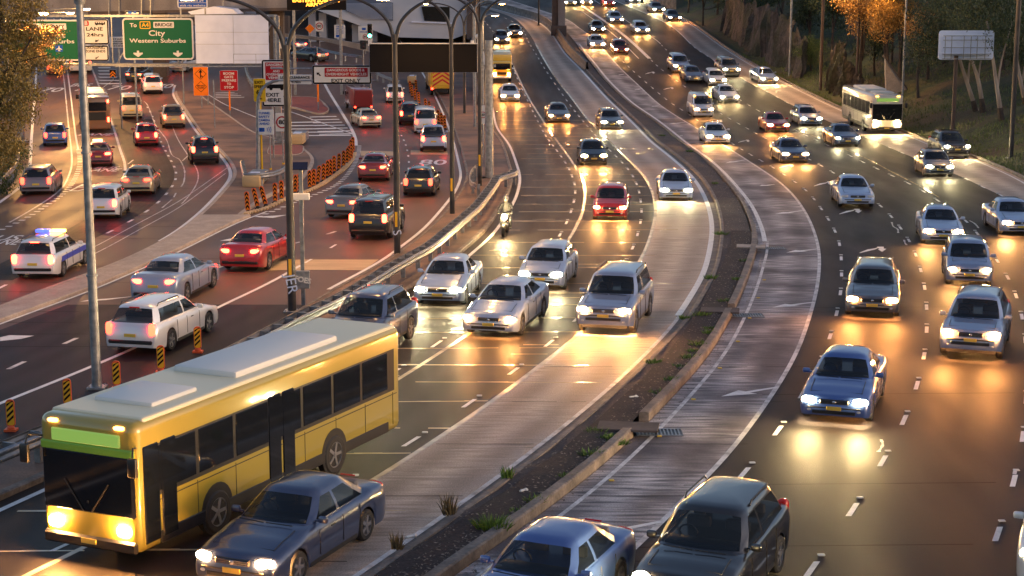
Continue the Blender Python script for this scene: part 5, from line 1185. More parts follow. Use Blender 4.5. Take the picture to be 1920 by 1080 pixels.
# lit lamps at the upper left, arms reaching in from the trees
for (u, v, base, lab) in ((81, 25, (-30, 300), 'leftmost of the three lit amber lamps over the left road'), (131, 24, (20, 235), 'middle of the three lit amber lamps over the left road'), (162, 17, (40, 195), 'lit amber lamp nearest the tall grey pole at the top left')):
    b = G(*base); L = D(u, v, b.y); root = thing('street_lamp', lab, 'street lamp', b, 0, 'lit amber lamps at the upper left'); dx, dz = L.x-b.x, L.z-b.z
    m = MB(); m.tube([(0, 0, 0), (0, 0, dz-.4)], .10, 10); m.build('shaft', M_['galv'], root, smooth=True)
    m = MB(); m.tube([(0, 0, dz-.5), (dx*.3, 0, dz-.12), (dx*.7, 0, dz+.05), (dx-.2, 0, dz+.07)], .045, 8); m.build('arm', M_['galv'], root, smooth=True)
    m = MB(); m.ell((dx, 0, dz+.07), (.42, .17, .10), p=.8); hd = m.build('lamp_head', M_['galv'], root, smooth=True); m = MB(); m.ell((dx+.03, -.02, dz-.02), (.30, .14, .10)); m.build('lens', M_['amber_street'], hd, smooth=True)
    ld = bpy.data.lights.new('lamp_light', 'POINT'); ld.energy = 3600; ld.color = (1, .50, .14); ld.shadow_soft_size = .2; lo = bpy.data.objects.new('lamp_light', ld); C.objects.link(lo); lo.parent = root; lo.location = (dx, -.1, dz-.3)
# --- solar powered cabinet post
b = G(569, 572); root = thing('solar_post', 'slim grey post with tilted solar panel and a graffitied cabinet', 'solar post', b)
hz = lambda v: D(569, v, b.y).z-b.z
m = MB(); m.box((0, 0, hz(318)/2), (.13, .13, hz(318))); m.build('post', M_['galv'], root)
m = MB(); m.box((0, 0, 0), (.52, .04, .30), M=Matrix.Rotation(R(-38), 3, 'X')); o = m.build('solar_panel', mat('solar_cell', (.01, .015, .05), .15, .3), root); o.location = (0, -.05, hz(311))
m = MB(); m.rbox((0, -.08, 0), (.60, .24, .22), .02); o = m.build('detector_box', M_['sign_white'], root); o.location = (0, 0, hz(368))
m = MB(); m.rbox((0, -.12, 0), (.46, .20, .62), .01); o = m.build('cabinet', M_['galv'], root); o.location = (.02, 0, hz(523)); text_mesh('graffiti', 'FOES', .26, M_['sign_white'], o, Matrix.Translation((0, -.228, 0)) @ FACE @ Matrix.Rotation(R(-12), 4, 'Z'), .002, bold=.01)
# --- chevron posts
def chevron_post(u, v, label, h=1.05, tilt=0.0, diag=False, group='chevron posts on the yellow kerb', w_=.26):
    b = G(u, v); root = thing('chevron_post', label, 'marker post', b, 0, group); root.rotation_euler = (0, R(tilt), 0)
    m = MB(); m.box((0, 0, .03), (.30, .24, .06)); m.ell((0, 0, .08), (.10, .08, .07)); m.build('base', M_['rubber'] if not diag else M_['post_orange'], root, smooth=True)
    slab('post_panel', w_+.03, h+.05, .10, -.0, .05, M_['post_orange'], root, (0, .12+h/2))
    slab('face', w_, h-.06, .06, -.006, -.0005, M_['chevron_orange'] if not diag else M_['sign_gold'], root, (0, .12+h/2))
    m = MB(); n = 4; z0, z1 = .17, .09+h; st = (z1-z0)/n; hw = w_/2-.012
    for k in range(n):
        z = z0+k*st
        if diag:
            m.add([(-hw, -.012, z+.02), (hw, -.012, z+.02+.16), (hw, -.012, min(z1, z+.02+.16+st*.48)), (-hw, -.012, z+.02+st*.48)], [(0, 1, 2, 3)])
        else:
            for s_ in (1, -1): m.add([(0, -.012, z+.13), (s_*hw, -.012, z), (s_*hw, -.012, z+st*.58), (0, -.012, z+st*.58+.13)], [(0, 1, 2, 3)])
    m.build('black_marking', M_['sign_black'], root); return root
CP = [(465,399,-3),(484,391,-12),(499,387,-14),(516,381,0),(528,376,0),(541,368,0),(553,364,3),(562,361,0),(581,355,0),(588,352,2),(595,345,8),(606,341,3),(613,334,4),(620,332,0),(627,325,0),(635,320,3),(644,314,2),(650,308,5),(655,304,0),(658,300,3),(660,291,-4),(662,286,0)]
ordn = ['nearest', 'second', 'third', 'fourth', 'fifth', 'sixth', 'seventh', 'eighth', 'ninth', 'tenth', 'eleventh', 'twelfth', 'thirteenth', 'fourteenth', 'fifteenth', 'sixteenth', 'seventeenth', 'eighteenth', 'nineteenth', 'twentieth', 'last-but-one', 'farthest']
for k, (u, v, t) in enumerate(CP): chevron_post(u, v, '%s orange and black chevron post counted from the left of the row' % ordn[k], .92, t, w_=.20)
CP2 = [(770,174,'left post of the far upper pair by the crash barrier end'), (781,172,'right post of the far upper pair by the crash barrier end'), (773,182,'chevron post just below the far upper pair'), (779,190,'next chevron post below, on the bend near the display'), (786,196,'lowest chevron post of the short bend by the display'), (799,209,'left one of two chevron posts beneath the work truck'), (806,214,'right one of two chevron posts beneath the work truck'), (823,232,'upper chevron post beside the white van'), (829,238,'second chevron post beside the white van'), (835,243,'third chevron post beside the white van')]
for (u, v, lab) in CP2: chevron_post(u, v, lab, 1.0, -4, group='chevron posts by the work truck', w_=.20)
for (u, v, lab) in ((21, 806, 'striped yellow post at the left edge of the view'), (127, 764, 'striped yellow post left of the galvanised pole, second in its row'), (219, 728, 'striped yellow post just right of the galvanised pole'), (302, 697, 'striped yellow post fourth in the row by the guardrail'), (371, 659, 'striped yellow post at the right end of the row by the guardrail')):
    chevron_post(u, v+2, lab, .66, 0, True, 'striped posts behind the guardrail', .19)
mb = MB(); P = [G(u, v) for u, v in catmull([(458,403),(500,392),(541,372),(562,366),(595,352),(615,340),(640,322),(657,304),(664,288)], 4)]
for a, q in zip(P, P[1:]):
    for k in range(2):
        c0 = a.lerp(q, (k+.5)/2); mb.rbox((c0.x, c0.y, c0.z+.06), (.34, .30, .12), .03, seg=1)
tag(mb.build('separator_kerb', M_['ochre_paint']), 'low yellow separator kerb under the row of chevron posts', 'kerb')
# --- guardrails
def wbeam(P, h, side, m_, name, root, post_every=2, posts=True, bend=0):
    m = MB(); prof_ = [(.0, -.155), (.055, -.10), (.055, -.06), (.0, -.02), (.0, .02), (.055, .06), (.055, .10), (.0, .155)]
    ring = []
    for i, p in enumerate(P):
        t = (P[min(i+1, len(P)-1)]-P[max(i-1, 0)]).normalized(); n = Vector((t.y, -t.x, 0)).normalized()*side
        ring.append([p+n*a+Vector((0, 0, h+z)) for a, z in prof_])
    for a, b in zip(ring, ring[1:]):
        for k in range(len(prof_)-1): m.quad(a[k], a[k+1], b[k+1], b[k])
    o = m.build(name, M_[m_], root, smooth=True, angle=60)
    sm = o.modifiers.new('thickness', 'SOLIDIFY'); sm.thickness = .008
    return o
def guardrail(label, pts, ph=.75, double=True, mt='galv_warm', name='guardrail', gap=.42, hb=.60, world=None):
    P0 = world or [G(u, v, ph) - Vector((0, 0, ph)) for u, v in catmull(pts, 8)]
    P = [P0[0]]
    for p in P0[1:]:
        while (p-P[-1]).length > 1.0: P.append(P[-1]+(p-P[-1]).normalized()*1.0)
    root = thing(name, label, 'guardrail', (0, 0, 0)); base = .12
    wbeam(P, hb+base, 1, mt, 'rail', root)
    N = [None]*len(P)
    for i, p in enumerate(P):
        t = (P[min(i+1, len(P)-1)]-P[max(i-1, 0)]).normalized(); N[i] = Vector((t.y, -t.x, 0)).normalized()
    if double: wbeam([p-n*gap for p, n in zip(P, N)], hb+base, -1, 'galv', 'rail', root)
    for i in range(0, len(P), 2 if not double else 1):
        m = MB(); a = math.atan2(N[i].y, N[i].x)
        c = P[i]-N[i]*(gap/2 if double else .12)
        if i % 2 == 0: m.box((c.x, c.y, c.z+.42), (.16, .10, .86), rz=a)
        m.box((c.x, c.y, c.z+hb+base), (gap if double else .16, .06, .26), rz=a)
        if i % 2 == 0: m.build('post', M_['galv'], root)
        elif double: m.build('spacer_block', M_['galv'], root)
    return root
guardrail('long weathered double steel guardrail between the tunnel road and middle road', [(957,322),(950,327),(925,334),(918,345),(905,362),(885,387),(862,407),(840,425),(815,446),(790,465),(755,484),(717,505),(697,518),(630,557),(555,592),(480,630),(400,671),(320,704),(240,738),(160,772),(79,806),(0,838),(-60,862)])
guardrail('short curved guardrail hook left of the fourth black pole', [(893,312),(884,322),(881,335),(885,345),(896,350)], double=False)
guardrail('grey guardrail behind the green traffic light above the tunnel road', [(588,88),(620,97),(660,104),(688,107)], double=False, mt='galv')
guardrail('grey guardrail left of the work truck under the black display', [(705,137),(725,145),(745,152),(762,155)], double=False, mt='galv')
guardrail('guardrail wrapping the tan crash cushion on the brown island', [(452,305),(456,322),(462,330),(500,328),(525,322),(537,312)], double=False, mt='galv')
guardrail('guardrail at the far left verge under the bushes', [(0,342),(15,325),(32,305),(36,275),(37,255)], double=False, mt='galv')
guardrail('pale guardrail on the far ramp, right of the boom gate sign', [(459,120),(462,135),(470,150),(482,160)], double=False, mt='galv')
# crash cushions
def cushion(u, v, label, w_=1.0, d=1.6, h=.62, mt='cushion'):
    b = G(u, v); root = thing('crash_cushion', label, 'crash cushion', b, 0, 'crash cushions')
    m = MB(); m.rbox((0, 0, h/2+.12), (w_, d, h), .08, seg=2); m.build('nose', M_[mt], root, smooth=True)
    for k in range(3): m = MB(); m.rbox((0, d/2+.35+k*.7, h/2+.15), (w_-.06, .60, h*.9), .05); m.build('bay', M_['galv'], root)
    m = MB(); m.box((0, .4, h+.15), (w_*.5, 1.2, .05)); m.build('lid', M_['sign_back'], root)
M_['cushion'] = mat('cushion', (.50, .34, .17), .6)
cushion(475, 352, 'tan crash cushion at the tip of the brown island'); cushion(557, 272, 'tan crash cushion right of the tall black pole', 1.05, 1.8, .7)
cushion(772, 158, 'pale crash cushion at the end of the far rail by the display', .8, 1.5, .7)
# --- traffic lights
def traffic_light(u, v, vt, Y, label):
    b = D(u, v, Y); root = thing('traffic_light', label, 'traffic light', (b.x, Y, ramp(Y)), 0, 'green traffic lights'); z = b.z-ramp(Y)
    m = MB(); m.tube([(0, .12, 0), (0, .12, z+.9)], .06, 8); m.build('post', M_['galv'], root, smooth=True)
    m = MB(); m.rbox((0, 0, z+.42), (.42, .22, 1.25), .05); m.build('housing', M_['black'], root)
    for k, c_ in enumerate(('green_signal', 'signal_off', 'signal_off')):
        m = MB(); m.ell((0, -.12, z+k*.40), (.15, .06, .15)); m.build('signal_lens', M_[c_], root, smooth=True)
        m = MB(); m.tube([(0, -.10, z+k*.40+.02), (0, -.32, z+k*.40+.02)], .17, 12, cap=False); m.build('visor', M_['black'], root)
    m = MB(); m.box((0, -.02, z-.62), (.36, .04, .55)); m.build('notice_plate', M_['sign_white'], root)
M_['green_signal'] = mat('green_signal', (.02, .6, .35), .3, emit=(.08, 1.0, .55), es=14); M_['signal_off'] = mat('signal_off', (.03, .01, .01), .3)
traffic_light(523.5, 72, 0, 150, 'green traffic light left of the nearest black pole top'); traffic_light(693.5, 67, 0, 150, 'green traffic light over the left end of the black display')
b = D(681, 84, 151); root = thing('traffic_light', 'small unlit two lamp signal beside the right green light', 'traffic light', (b.x, 151, ramp(151))); z = b.z-ramp(151)
m = MB(); m.rbox((0, 0, z), (.55, .2, .8), .04); m.build('housing', M_['black'], root); m = MB(); m.tube([(0, .12, 0), (0, .12, z)], .05, 8); m.build('post', M_['galv'], root)
for k in (.18, -.18): m = MB(); m.ell((0, -.1, z+k), (.12, .05, .12)); m.build('signal_lens', M_['signal_off'], root)
# --- signs around the tunnel mouth
YT = 190
s = Sign('tunnel_camera_sign', 'far tunnel safety camera sign between the white building columns', 'road sign', 627, 46.5, 647, 72, YT, None, 'sign_white', .05)
for t, v in (('TUNNEL', 50), ('SAFETY', 54), ('CAMERA', 58), ('AHEAD', 62)): s.fit(t, 630, 644, v, 2.8, 'sign_blue')
s.plate('camera_symbol', 630, 65, 638, 70, 'sign_blue', .03); s.post(0, .05)
s = Sign('speed_camera_sign', 'far speed camera sign beside the right green traffic light', 'road sign', 672, 49, 698.5, 76, YT, None, 'sign_white', .05); s.plate('camera_symbol', 679, 52, 686, 56.5, 'sign_blue', .03); s.fit('SPEED LIMIT', 675, 690, 60, 2.4, 'sign_blue'); s.ring(684.5, 69, 4.5, 3.4, 'sign_red'); s.fit('80', 682, 687, 69, 3, 'sign_black'); s.post(0, .05)
s = Sign('diamond_sign', 'small orange diamond sign before the dark tunnel mouth', 'road sign', 575, 47, 587.5, 60, YT, None, 'sign_orange', .05)
b = s.board; s.root.children[0]
for ch in list(s.root.children): ch.data.transform(Matrix.Translation((0, 0, s.zc)) @ Matrix.Rotation(R(45), 4, 'Y') @ Matrix.Translation((0, 0, -s.zc)))
s.post(0, .05)
s = Sign('information_sign', 'blue information sign at the top edge left of centre', 'road sign', 333, -14, 388.5, 15.5, 150, 'sign_white', 'sign_blue', .2)
s.fit('Maximum 24', 340, 381, .5, 6, 'sign_white', bold=.015); s.fit('visit rta website', 337.5, 384.5, 10.3, 4, 'sign_white', bold=.015); s.plate('rule', 335, 4.8, 387, 5.6, 'sign_white', .005); s.fit('ETOLL', 345, 376, -7, 5, 'sign_white') if False else None
m = MB(); 
for q in (-1, 1): m.box((q*1.1, .12, s.zc/2), (.12, .12, s.zc))
m.build('post', M_['galv'], s.root)
M_['amber_text'] = mat('amber_text', (.8, .3, .02), .4, emit=(1.0, .33, .03), es=2.6)
s = Sign('message_display', 'black message display lit with amber words at the top edge', 'message sign', 538, -34, 648.5, 19, 158, None, 'sign_black', .05, 'black_pole'); s.fit('EASTERN SUBURBS', 549, 637, 1, 6.5, 'amber_text', bold=.02); s.fit('AIRPORT', 573.5, 612, 8.6+.3, 6.8, 'amber_text', bold=.02)
m = MB()
for q in (-1, 1): m.box((q*2.2, .2, s.zc/2+1), (.25, .25, s.zc+2))
m.box((-2, .2, s.zc), (9, .3, .3)); m.build('frame', M_['galv'], s.root)
s = Sign('variable_speed_sign', 'white variable speed zone notice on the far side of the gantry', 'road sign', 207, 69, 236, 89.5, YG+14, None, 'sign_white', .05)
for t, v in (('START', 73.5), ('VARIABLE', 77.8), ('SPEED LIMIT', 82), ('ZONE', 86.3)): s.fit(t, 212, 233, v, 2.7, 'sign_black')
s.post(0, .06)
s = Sign('bus_lane_notice', 'small white and blue notice below the overpass at the upper left', 'road sign', 235, 20, 262.5, 29, YG+20, 'sign_black', 'sign_white', .04); s.plate('symbol', 240, 21.5, 247, 26, 'sign_blue', .02); s.plate('text_bar', 240, 27, 258, 28, 'sign_blue', .01); s.plate('symbol', 250, 21.5, 256, 25, 'sign_blue', .02); s.post(0, .08)
s = Sign('chevron_board', 'square orange chevron board on the kerb left of the black sedan', 'marker board', 205.5, 130.5, 217.5, 144.5, G(211, 150).y, None, 'sign_black', .03)
for k in (0, 5.5): s.shape('chevron', [(206.5, 138+k), (211.5, 132.5+k), (216.5, 138+k), (216.5, 141+k-.4), (211.5, 135.6+k), (206.5, 141+k-.4)], 'chevron_orange')
s.post(0, .04)
# sign seen from behind on the right
b = G(1785, 262); root = thing('road_sign', 'big road sign seen from behind on a brown post among trees', 'road sign', b); A = lambda u, v: (D(u, v, b.y).x-b.x, D(u, v, b.y).z-b.z)
(x0, z1), (x1, z0) = A(1761, 57), A(1862, 112); o = slab('board', x1-x0, z1-z0, .22, .0, .05, M_['sign_back'], root, ((x0+x1)/2, (z0+z1)/2))
m = MB(); m.tube([(0, -.1, 0), (0, -.1, z0+.3)], .15, 12); m.build('post', M_['brown_pole'], root, smooth=True)
m = MB(); zz = [A(1761, v)[1] for v in (67, 75, 89, 101, 110)]
for z in zz[:3]+[zz[4]]: m.box(((x0+x1)/2, -.35, z), ((x1-x0)*.88, .06, .06))
for u in (1770, 1782, 1805, 1818, 1830, 1845): m.box((A(u, 80)[0], -.37, (zz[0]+zz[4])/2), (.05, .05, zz[0]-zz[4]))
m.box(((x0+x1)/2, -.3, zz[3]), ((x1-x0)*.85, .5, .04)); m.build('access_cage', M_['galv'], root)
# ================================================================ LARGE STRUCTURES
M_['dark_concrete'] = nmat('dark_concrete', (.045, .036, .036), (.10, .078, .072), .6, (.8, .95), (1, 1, .3), bump=.2, bscale=6, grain=.15)
M_['louvre'] = mat('louvre', (.09, .115, .17), .5)
def prism(name, pts, Y, depth, mt, parent=None):
    P = [D(u, v, Y) for u, v in pts]; n = len(P); mb = MB()
    mb.add(P+[p+Vector((0, depth, 0)) for p in P], [tuple(range(n)), tuple(range(n, 2*n))[::-1]]+[(i, (i+1) % n, n+(i+1) % n, n+i) for i in range(n)])
    o = mb.build(name, M_[mt], None)
    if parent: o.parent = parent; o.matrix_parent_inverse = parent.matrix_world.inverted()
    return o
root = thing('white_building', 'white angular ventilation building with louvres above the tunnel mouth', 'building', (0, 0, 0)); YB = 200
prism('facade', [(575,12),(735,69.5),(850,73),(880,62),(882,-60),(575,-60)], YB, 16, 'facade', root)
o = MB(); a, b = D(648, 38, YB), D(737, 38, YB)
prism('louvre_panel', [(648,20),(680,34),(737,39),(737,5),(648,-8)], YB-.12, .10, 'louvre', root)
mb = MB(); 
for k in range(16):
    v = 7+k*1.9; x0 = D(650 if v < 20 else 650+(v-20)*2.1, v, YB).x; p = D(736, v, YB); mb.box(((x0+p.x)/2, YB-.2, p.z), (p.x-x0, .12, .035))
mb.build('louvre_slat', M_['sign_back'], root)
prism('window', [(790,12),(843,13),(843,41),(796,39)], YB-.15, .12, 'glass_dark', root)
prism('ledge', [(772,40),(850,42.5),(848,45),(771,42)], YB-.25, .22, 'sign_back', root)
prism('pilaster', [(875,-60),(892,-60),(892,74),(875,74)], YB-.6, 17, 'dark_concrete', root)
for u, v in ((585, 70), (605, 74), (638, 79), (667, 84), (700, 86)):
    p = D(u, v, YB+2); mb = MB(); top = D(u, 18 if u < 600 else 24 if u < 620 else 36 if u < 650 else 46 if u < 680 else 58, YB+2).z; mb.box((p.x, YB+3, (top+ramp(YB))/2), (.9, 1.4, top-ramp(YB))); mb.build('column', M_['facade'], root)
# dark undercroft walls
root = thing('tunnel_portal', 'dark tunnel mouth beneath the white building', 'tunnel', (0, 0, 0))
prism('back_wall', [(480,100),(900,100),(900,-60),(480,-60)], YB+18, 2, 'dark_concrete', root)
prism('parapet', [(500,66),(600,76),(692,97),(692,84),(600,70),(500,60)], 178, 1.0, 'concrete_wall', root)
# overpass across the top left
root = thing('overpass', 'grey concrete overpass crossing above the upper left roads', 'bridge', (0, 0, 0)); YO = 168
prism('deck', [(-60,-60),(560,-60),(560,18),(330,19),(180,26),(-60,30)], YO, 9, 'concrete_wall', root)
prism('beam', [(165,22),(560,14),(560,19.5),(165,28)], YO-.5, .45, 'dark_concrete', root)
for u in (204, 223, 265, 282, 418): prism('post', [(u-.8,-60),(u+.8,-60),(u+.8,30),(u-.8,30)], YO-.9, .25, 'galv', root)
for u in (300, 520): 
    p = D(u, 60, YO+4); mb = MB(); mb.box((p.x, YO+4, ramp(YO)+4), (1.4, 1.4, 9)); mb.build('pier', M_['dark_concrete'], root)
prism('lower_wall', [(285,26),(420,24),(540,30),(540,84),(480,78),(420,66),(340,40)], YO+30, 2, 'dark_concrete', root)
root = thing('skylight_canopy', 'pale green glass canopy below the overpass', 'canopy', (0, 0, 0))
prism('roof', [(352,22),(400,12),(436,17),(446,26),(358,27)], YO-4, 5, 'sign_back', root)
# far pier and bridge over the right roads
b = G(1047, 66); root = thing('bridge_pier', 'brown steel and concrete bridge pier on the median at the top', 'bridge pier', b)
k = lambda u, v: (D(u, v, b.y).x-b.x, D(u, v, b.y).z-b.z)
mb = MB(); x0, x1 = k(1035, 50)[0], k(1046, 50)[0]; mb.box(((x0+x1)/2, .4, 5), (x1-x0, 1.2, 10)); mb.build('steel_column', M_['brown_pole'], root)
mb = MB(); x0, x1 = k(1046.2, 50)[0], k(1059, 50)[0]; z = k(1050, 54)[1]; mb.box(((x0+x1)/2, .2, z+5), (x1-x0, 1.4, 10)); mb.build('concrete_column', M_['concrete_wall'], root)
mb = MB(); mb.rbox((.05, .2, .5), (1.9, 1.7, 1.4), .05); mb.build('footing', M_['dark_concrete'], root)
o = MB(); o.rbox((-6, .6, 13.0), (60, 11, 1.6), .1); d_ = o.build('deck', M_['dark_concrete'], root)
# retaining wall upper right
P0 = [(1160,-25),(1180,-8),(1225,8),(1268,13)]
mb = MB(); P = [G(u, v+6) for u, v in P0]
for a, q in zip(P, P[1:]): mb.quad(a, q, q+Vector((0, 0, 4)), a+Vector((0, 0, 4))); mb.quad(a+Vector((0, .6, 4)), q+Vector((0, .6, 4)), q+Vector((0, 0, 4)), a+Vector((0, 0, 4)))
tag(mb.build('retaining_wall', M_['kerb']), 'tan concrete retaining wall at the top right of the road', 'wall')
# barrier between middle road and the ramp
c = Shift(M_RIGHT, .5); mb = MB(); ys = frange(176, 262, 2)
for p, q in zip(ys, ys[1:]):
    A = [(c.x(p)+d, p, ramp(p)+z) for d, z in ((-.3, 0), (-.12, .35), (-.1, .9), (.1, .9), (.12, .35), (.3, 0))]; B = [(c.x(q)+d, q, ramp(q)+z) for d, z in ((-.3, 0), (-.12, .35), (-.1, .9), (.1, .9), (.12, .35), (.3, 0))]
    for k_ in range(5): mb.quad(A[k_], A[k_+1], B[k_+1], B[k_])
tag(mb.build('concrete_barrier', M_['kerb']), 'low concrete safety barrier left of the bridge pier', 'barrier')
c = Shift(M_LEFT, -1.2); mb = MB(); ys = frange(150, 262, 2)
for p, q in zip(ys, ys[1:]):
    A = [(c.x(p)+d, p, ramp(p)+z) for d, z in ((-.3, 0), (-.12, .35), (-.1, .9), (.1, .9), (.12, .35), (.3, 0))]; B = [(c.x(q)+d, q, ramp(q)+z) for d, z in ((-.3, 0), (-.12, .35), (-.1, .9), (.1, .9), (.12, .35), (.3, 0))]
    for k_ in range(5): mb.quad(A[k_], A[k_+1], B[k_+1], B[k_])
tag(mb.build('concrete_barrier', M_['kerb']), 'low concrete safety barrier beyond the thick grey column', 'barrier')
# rock cutting
M_['rock'] = nmat('rock', (.012, .011, .012), (.085, .070, .064), 1.1, (.8, .95), (2.2, 2.2, .35), bump=.9, bscale=3, c3=(.022, .026, .014), s3=.35, grain=.35, bdist=.2)
from mathutils import noise
def rock_wall(label, line, hpx, seed):
    P = [G(u, v) for u, v in catmull(line, 14)]; n = 16; mb = MB(); vs = []; fs = []
    hs = catmull([(h, 0) for h in hpx], 14)
    for i, p in enumerate(P):
        h = hs[min(i, len(hs)-1)][0]
        for k in range(n+1):
            t = k/n; q = p+Vector((t*.9, t*.6, 0)); e = noise.noise(Vector((i*.22, t*1.2, seed)))*1.0+noise.noise(Vector((i*.9, t*1.0, seed+3)))*.55+abs(noise.noise(Vector((i*1.9, t*4, seed+7))))*.35
            j = max(0, noise.noise(Vector((i*.5, 1, seed))))
            vs.append((q.x-e*.9, q.y-e*.6, p.z-.3+t*h*(1+.25*noise.noise(Vector((i*.6, 0, seed))))))
    for i in range(len(P)-1):
        for k in range(n): fs.append((i*(n+1)+k, i*(n+1)+k+1, (i+1)*(n+1)+k+1, (i+1)*(n+1)+k))
    mb.add(vs, fs); tag(mb.build('rock_face', M_['rock'], smooth=True, angle=35), label, 'rock face')
rock_wall('tall dark fluted rock cutting behind the grey steel lamp pole', [(1350,60),(1385,85),(1425,110),(1460,130),(1500,150)], [5, 5.5, 6, 5.5, 4], 1.0)
rock_wall('lower rough rock outcrop between the brown lamp poles', [(1545,165),(1560,175),(1580,182),(1600,186),(1625,192)], [4.2, 5.0, 3.6, 2.2, 1.6], 5.0)
root = thing('concrete_wing_wall', 'pale tapered concrete wing wall above the white bus', 'wall', (0, 0, 0)); prism('panel', [(1660,106),(1702,170),(1702,186),(1662,172)], G(1690, 183).y+2.0, .5, 'kerb_pale', root)
prism('cap', [(1658,103),(1704,168),(1703,171),(1658,107)], G(1690, 183).y+1.9, .7, 'dark_concrete', root)

# ================================================================ VEGETATION
def leaf_mat(name, a, b, tr=.25):
    m = bpy.data.materials.new(name); m.use_nodes = True; N, Lk = m.node_tree.nodes, m.node_tree.links; bs = N['Principled BSDF']; bs.inputs['Roughness'].default_value = .55
    g = N.new('ShaderNodeNewGeometry'); r = N.new('ShaderNodeValToRGB'); r.color_ramp.elements[0].color = (*a, 1); r.color_ramp.elements[1].color = (*b, 1)
    Lk.new(g.outputs['Random Per Island'], r.inputs[0]); Lk.new(r.outputs[0], bs.inputs['Base Color'])
    return m
M_['leaf_gum'] = leaf_mat('leaf_gum', (.10, .085, .018), (.42, .27, .06)); M_['leaf_dark'] = leaf_mat('leaf_dark', (.018, .034, .012), (.065, .09, .03)); M_['leaf_bright'] = leaf_mat('leaf_bright', (.03, .06, .012), (.08, .12, .02)); M_['leaf_autumn'] = leaf_mat('leaf_autumn', (.20, .10, .022), (.48, .26, .05))  # first and last leaf colours carry the amber lamp glow
M_['bark_pale'] = nmat('bark_pale', (.20, .15, .115), (.42, .35, .29), 2.0, (.7, .9), (1, 1, .25), bump=.4, bscale=10); M_['bark_dark'] = nmat('bark_dark', (.03, .022, .018), (.07, .05, .04), 2.0, (.8, .95), bump=.4, bscale=10)
def crown_mesh(blobs, n, size, seed, droop=.5):
    rr = random.Random(seed); mb = MB(); vs = []; fs = []
    tot = sum(b[3]**2 for b in blobs)
    for (x, y, z, r, fz) in blobs:
        # clusters of leaves on the outer part of each blob
        nc = max(4, int(n*r*r/tot/9))
        for _ in range(nc):
            d = Vector((rr.gauss(0, 1), rr.gauss(0, 1), rr.gauss(0, 1))).normalized(); rad = r*(.35+.65*rr.random()**.5)
            c = Vector((x, y, z))+Vector((d.x*rad, d.y*rad, d.z*rad*fz))
            for k in range(9):
                q = c+Vector((rr.gauss(0, 1), rr.gauss(0, 1), rr.gauss(0, .8)))*size*1.3
                a = Vector((rr.uniform(-1, 1), rr.uniform(-1, 1), rr.uniform(-1.2, .4)-droop)).normalized(); b = a.cross(Vector((rr.uniform(-1, 1), rr.uniform(-1, 1), rr.uniform(-1, 1)))).normalized()
                s_ = size*rr.uniform(.6, 1.25); i = len(vs); vs += [q-b*s_*.22, q+a*s_*.5-b*s_*.02, q+b*s_*.22+a*s_*.1, q-a*s_*.45]; fs.append((i, i+1, i+2, i+3))
    mb.add(vs, fs); return mb
def build_tree(name, label, base, blobs, trunks, n, size, leaf, bark, seed, group=None, cat='tree'):
    root = thing(name, label, cat, base, 0, group)
    for i, (pts, rad) in enumerate(trunks):
        m = MB(); P = catmull(pts, 4); m.tube(P, [rad*(1-.65*k/(len(P)-1)) for k in range(len(P))], 8); m.build('trunk', M_[bark], root, smooth=True)
    me = crown_mesh(blobs, n, size, seed); bm0 = MB(); bm0 = me
    # build without merging
    mm = bpy.data.meshes.new('crown'); mm.from_pydata([tuple(v) for v in me.v], [], me.f); mm.materials.append(M_[leaf]); o = bpy.data.objects.new('crown', mm); C.objects.link(o); o.parent = root
    return root
def rel(base, Y, pts): return [((D(u, v, Y)-base).x, (D(u, v, Y)-base).y, (D(u, v, Y)-base).z) for u, v in pts]
# big tree at the left edge, amber lamp light also painted into its leaf colour
YL = 92; b = Vector((D(-25, 360, YL).x, YL, 0))
S = 3100/YL
def blobs_px(Y, base, L, rnd, fz=.8):
    out = []
    for u, v, r in L:
        p = D(u, v, Y+rnd.uniform(-1.2, 1.2)); out.append((p.x-base.x, p.y-base.y, p.z-base.z, r*Y/3100, fz))
    return out
rr = random.Random(5)
build_tree('gum_tree', 'big olive and orange leafed tree filling the left edge', b,
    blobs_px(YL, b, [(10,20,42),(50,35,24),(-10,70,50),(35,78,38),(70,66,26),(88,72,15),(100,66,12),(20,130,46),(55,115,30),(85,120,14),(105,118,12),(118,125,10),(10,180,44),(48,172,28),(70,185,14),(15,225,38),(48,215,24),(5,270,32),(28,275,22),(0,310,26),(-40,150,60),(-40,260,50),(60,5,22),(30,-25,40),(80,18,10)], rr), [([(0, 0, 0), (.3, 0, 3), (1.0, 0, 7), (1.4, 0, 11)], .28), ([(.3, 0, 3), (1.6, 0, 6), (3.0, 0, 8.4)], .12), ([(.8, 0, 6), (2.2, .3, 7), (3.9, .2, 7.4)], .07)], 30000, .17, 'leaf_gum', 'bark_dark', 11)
build_tree('gum_tree', 'smaller amber lit branchy tree in front of the green expressway sign', G(-5, 300),
    blobs_px(G(-5, 300).y, G(-5, 300), [(60,98,16),(75,108,12),(92,62,13),(108,60,9),(85,82,10),(100,122,9),(115,130,7),(50,60,20),(40,108,20)], rr, .6), [([(0, 0, 0), (.3, 0, 4), (1.5, 0, 6.5), (3.2, 0, 7.6)], .12)], 5200, .15, 'leaf_autumn', 'bark_dark', 12)  # lamp glow painted into the orange leaf colour
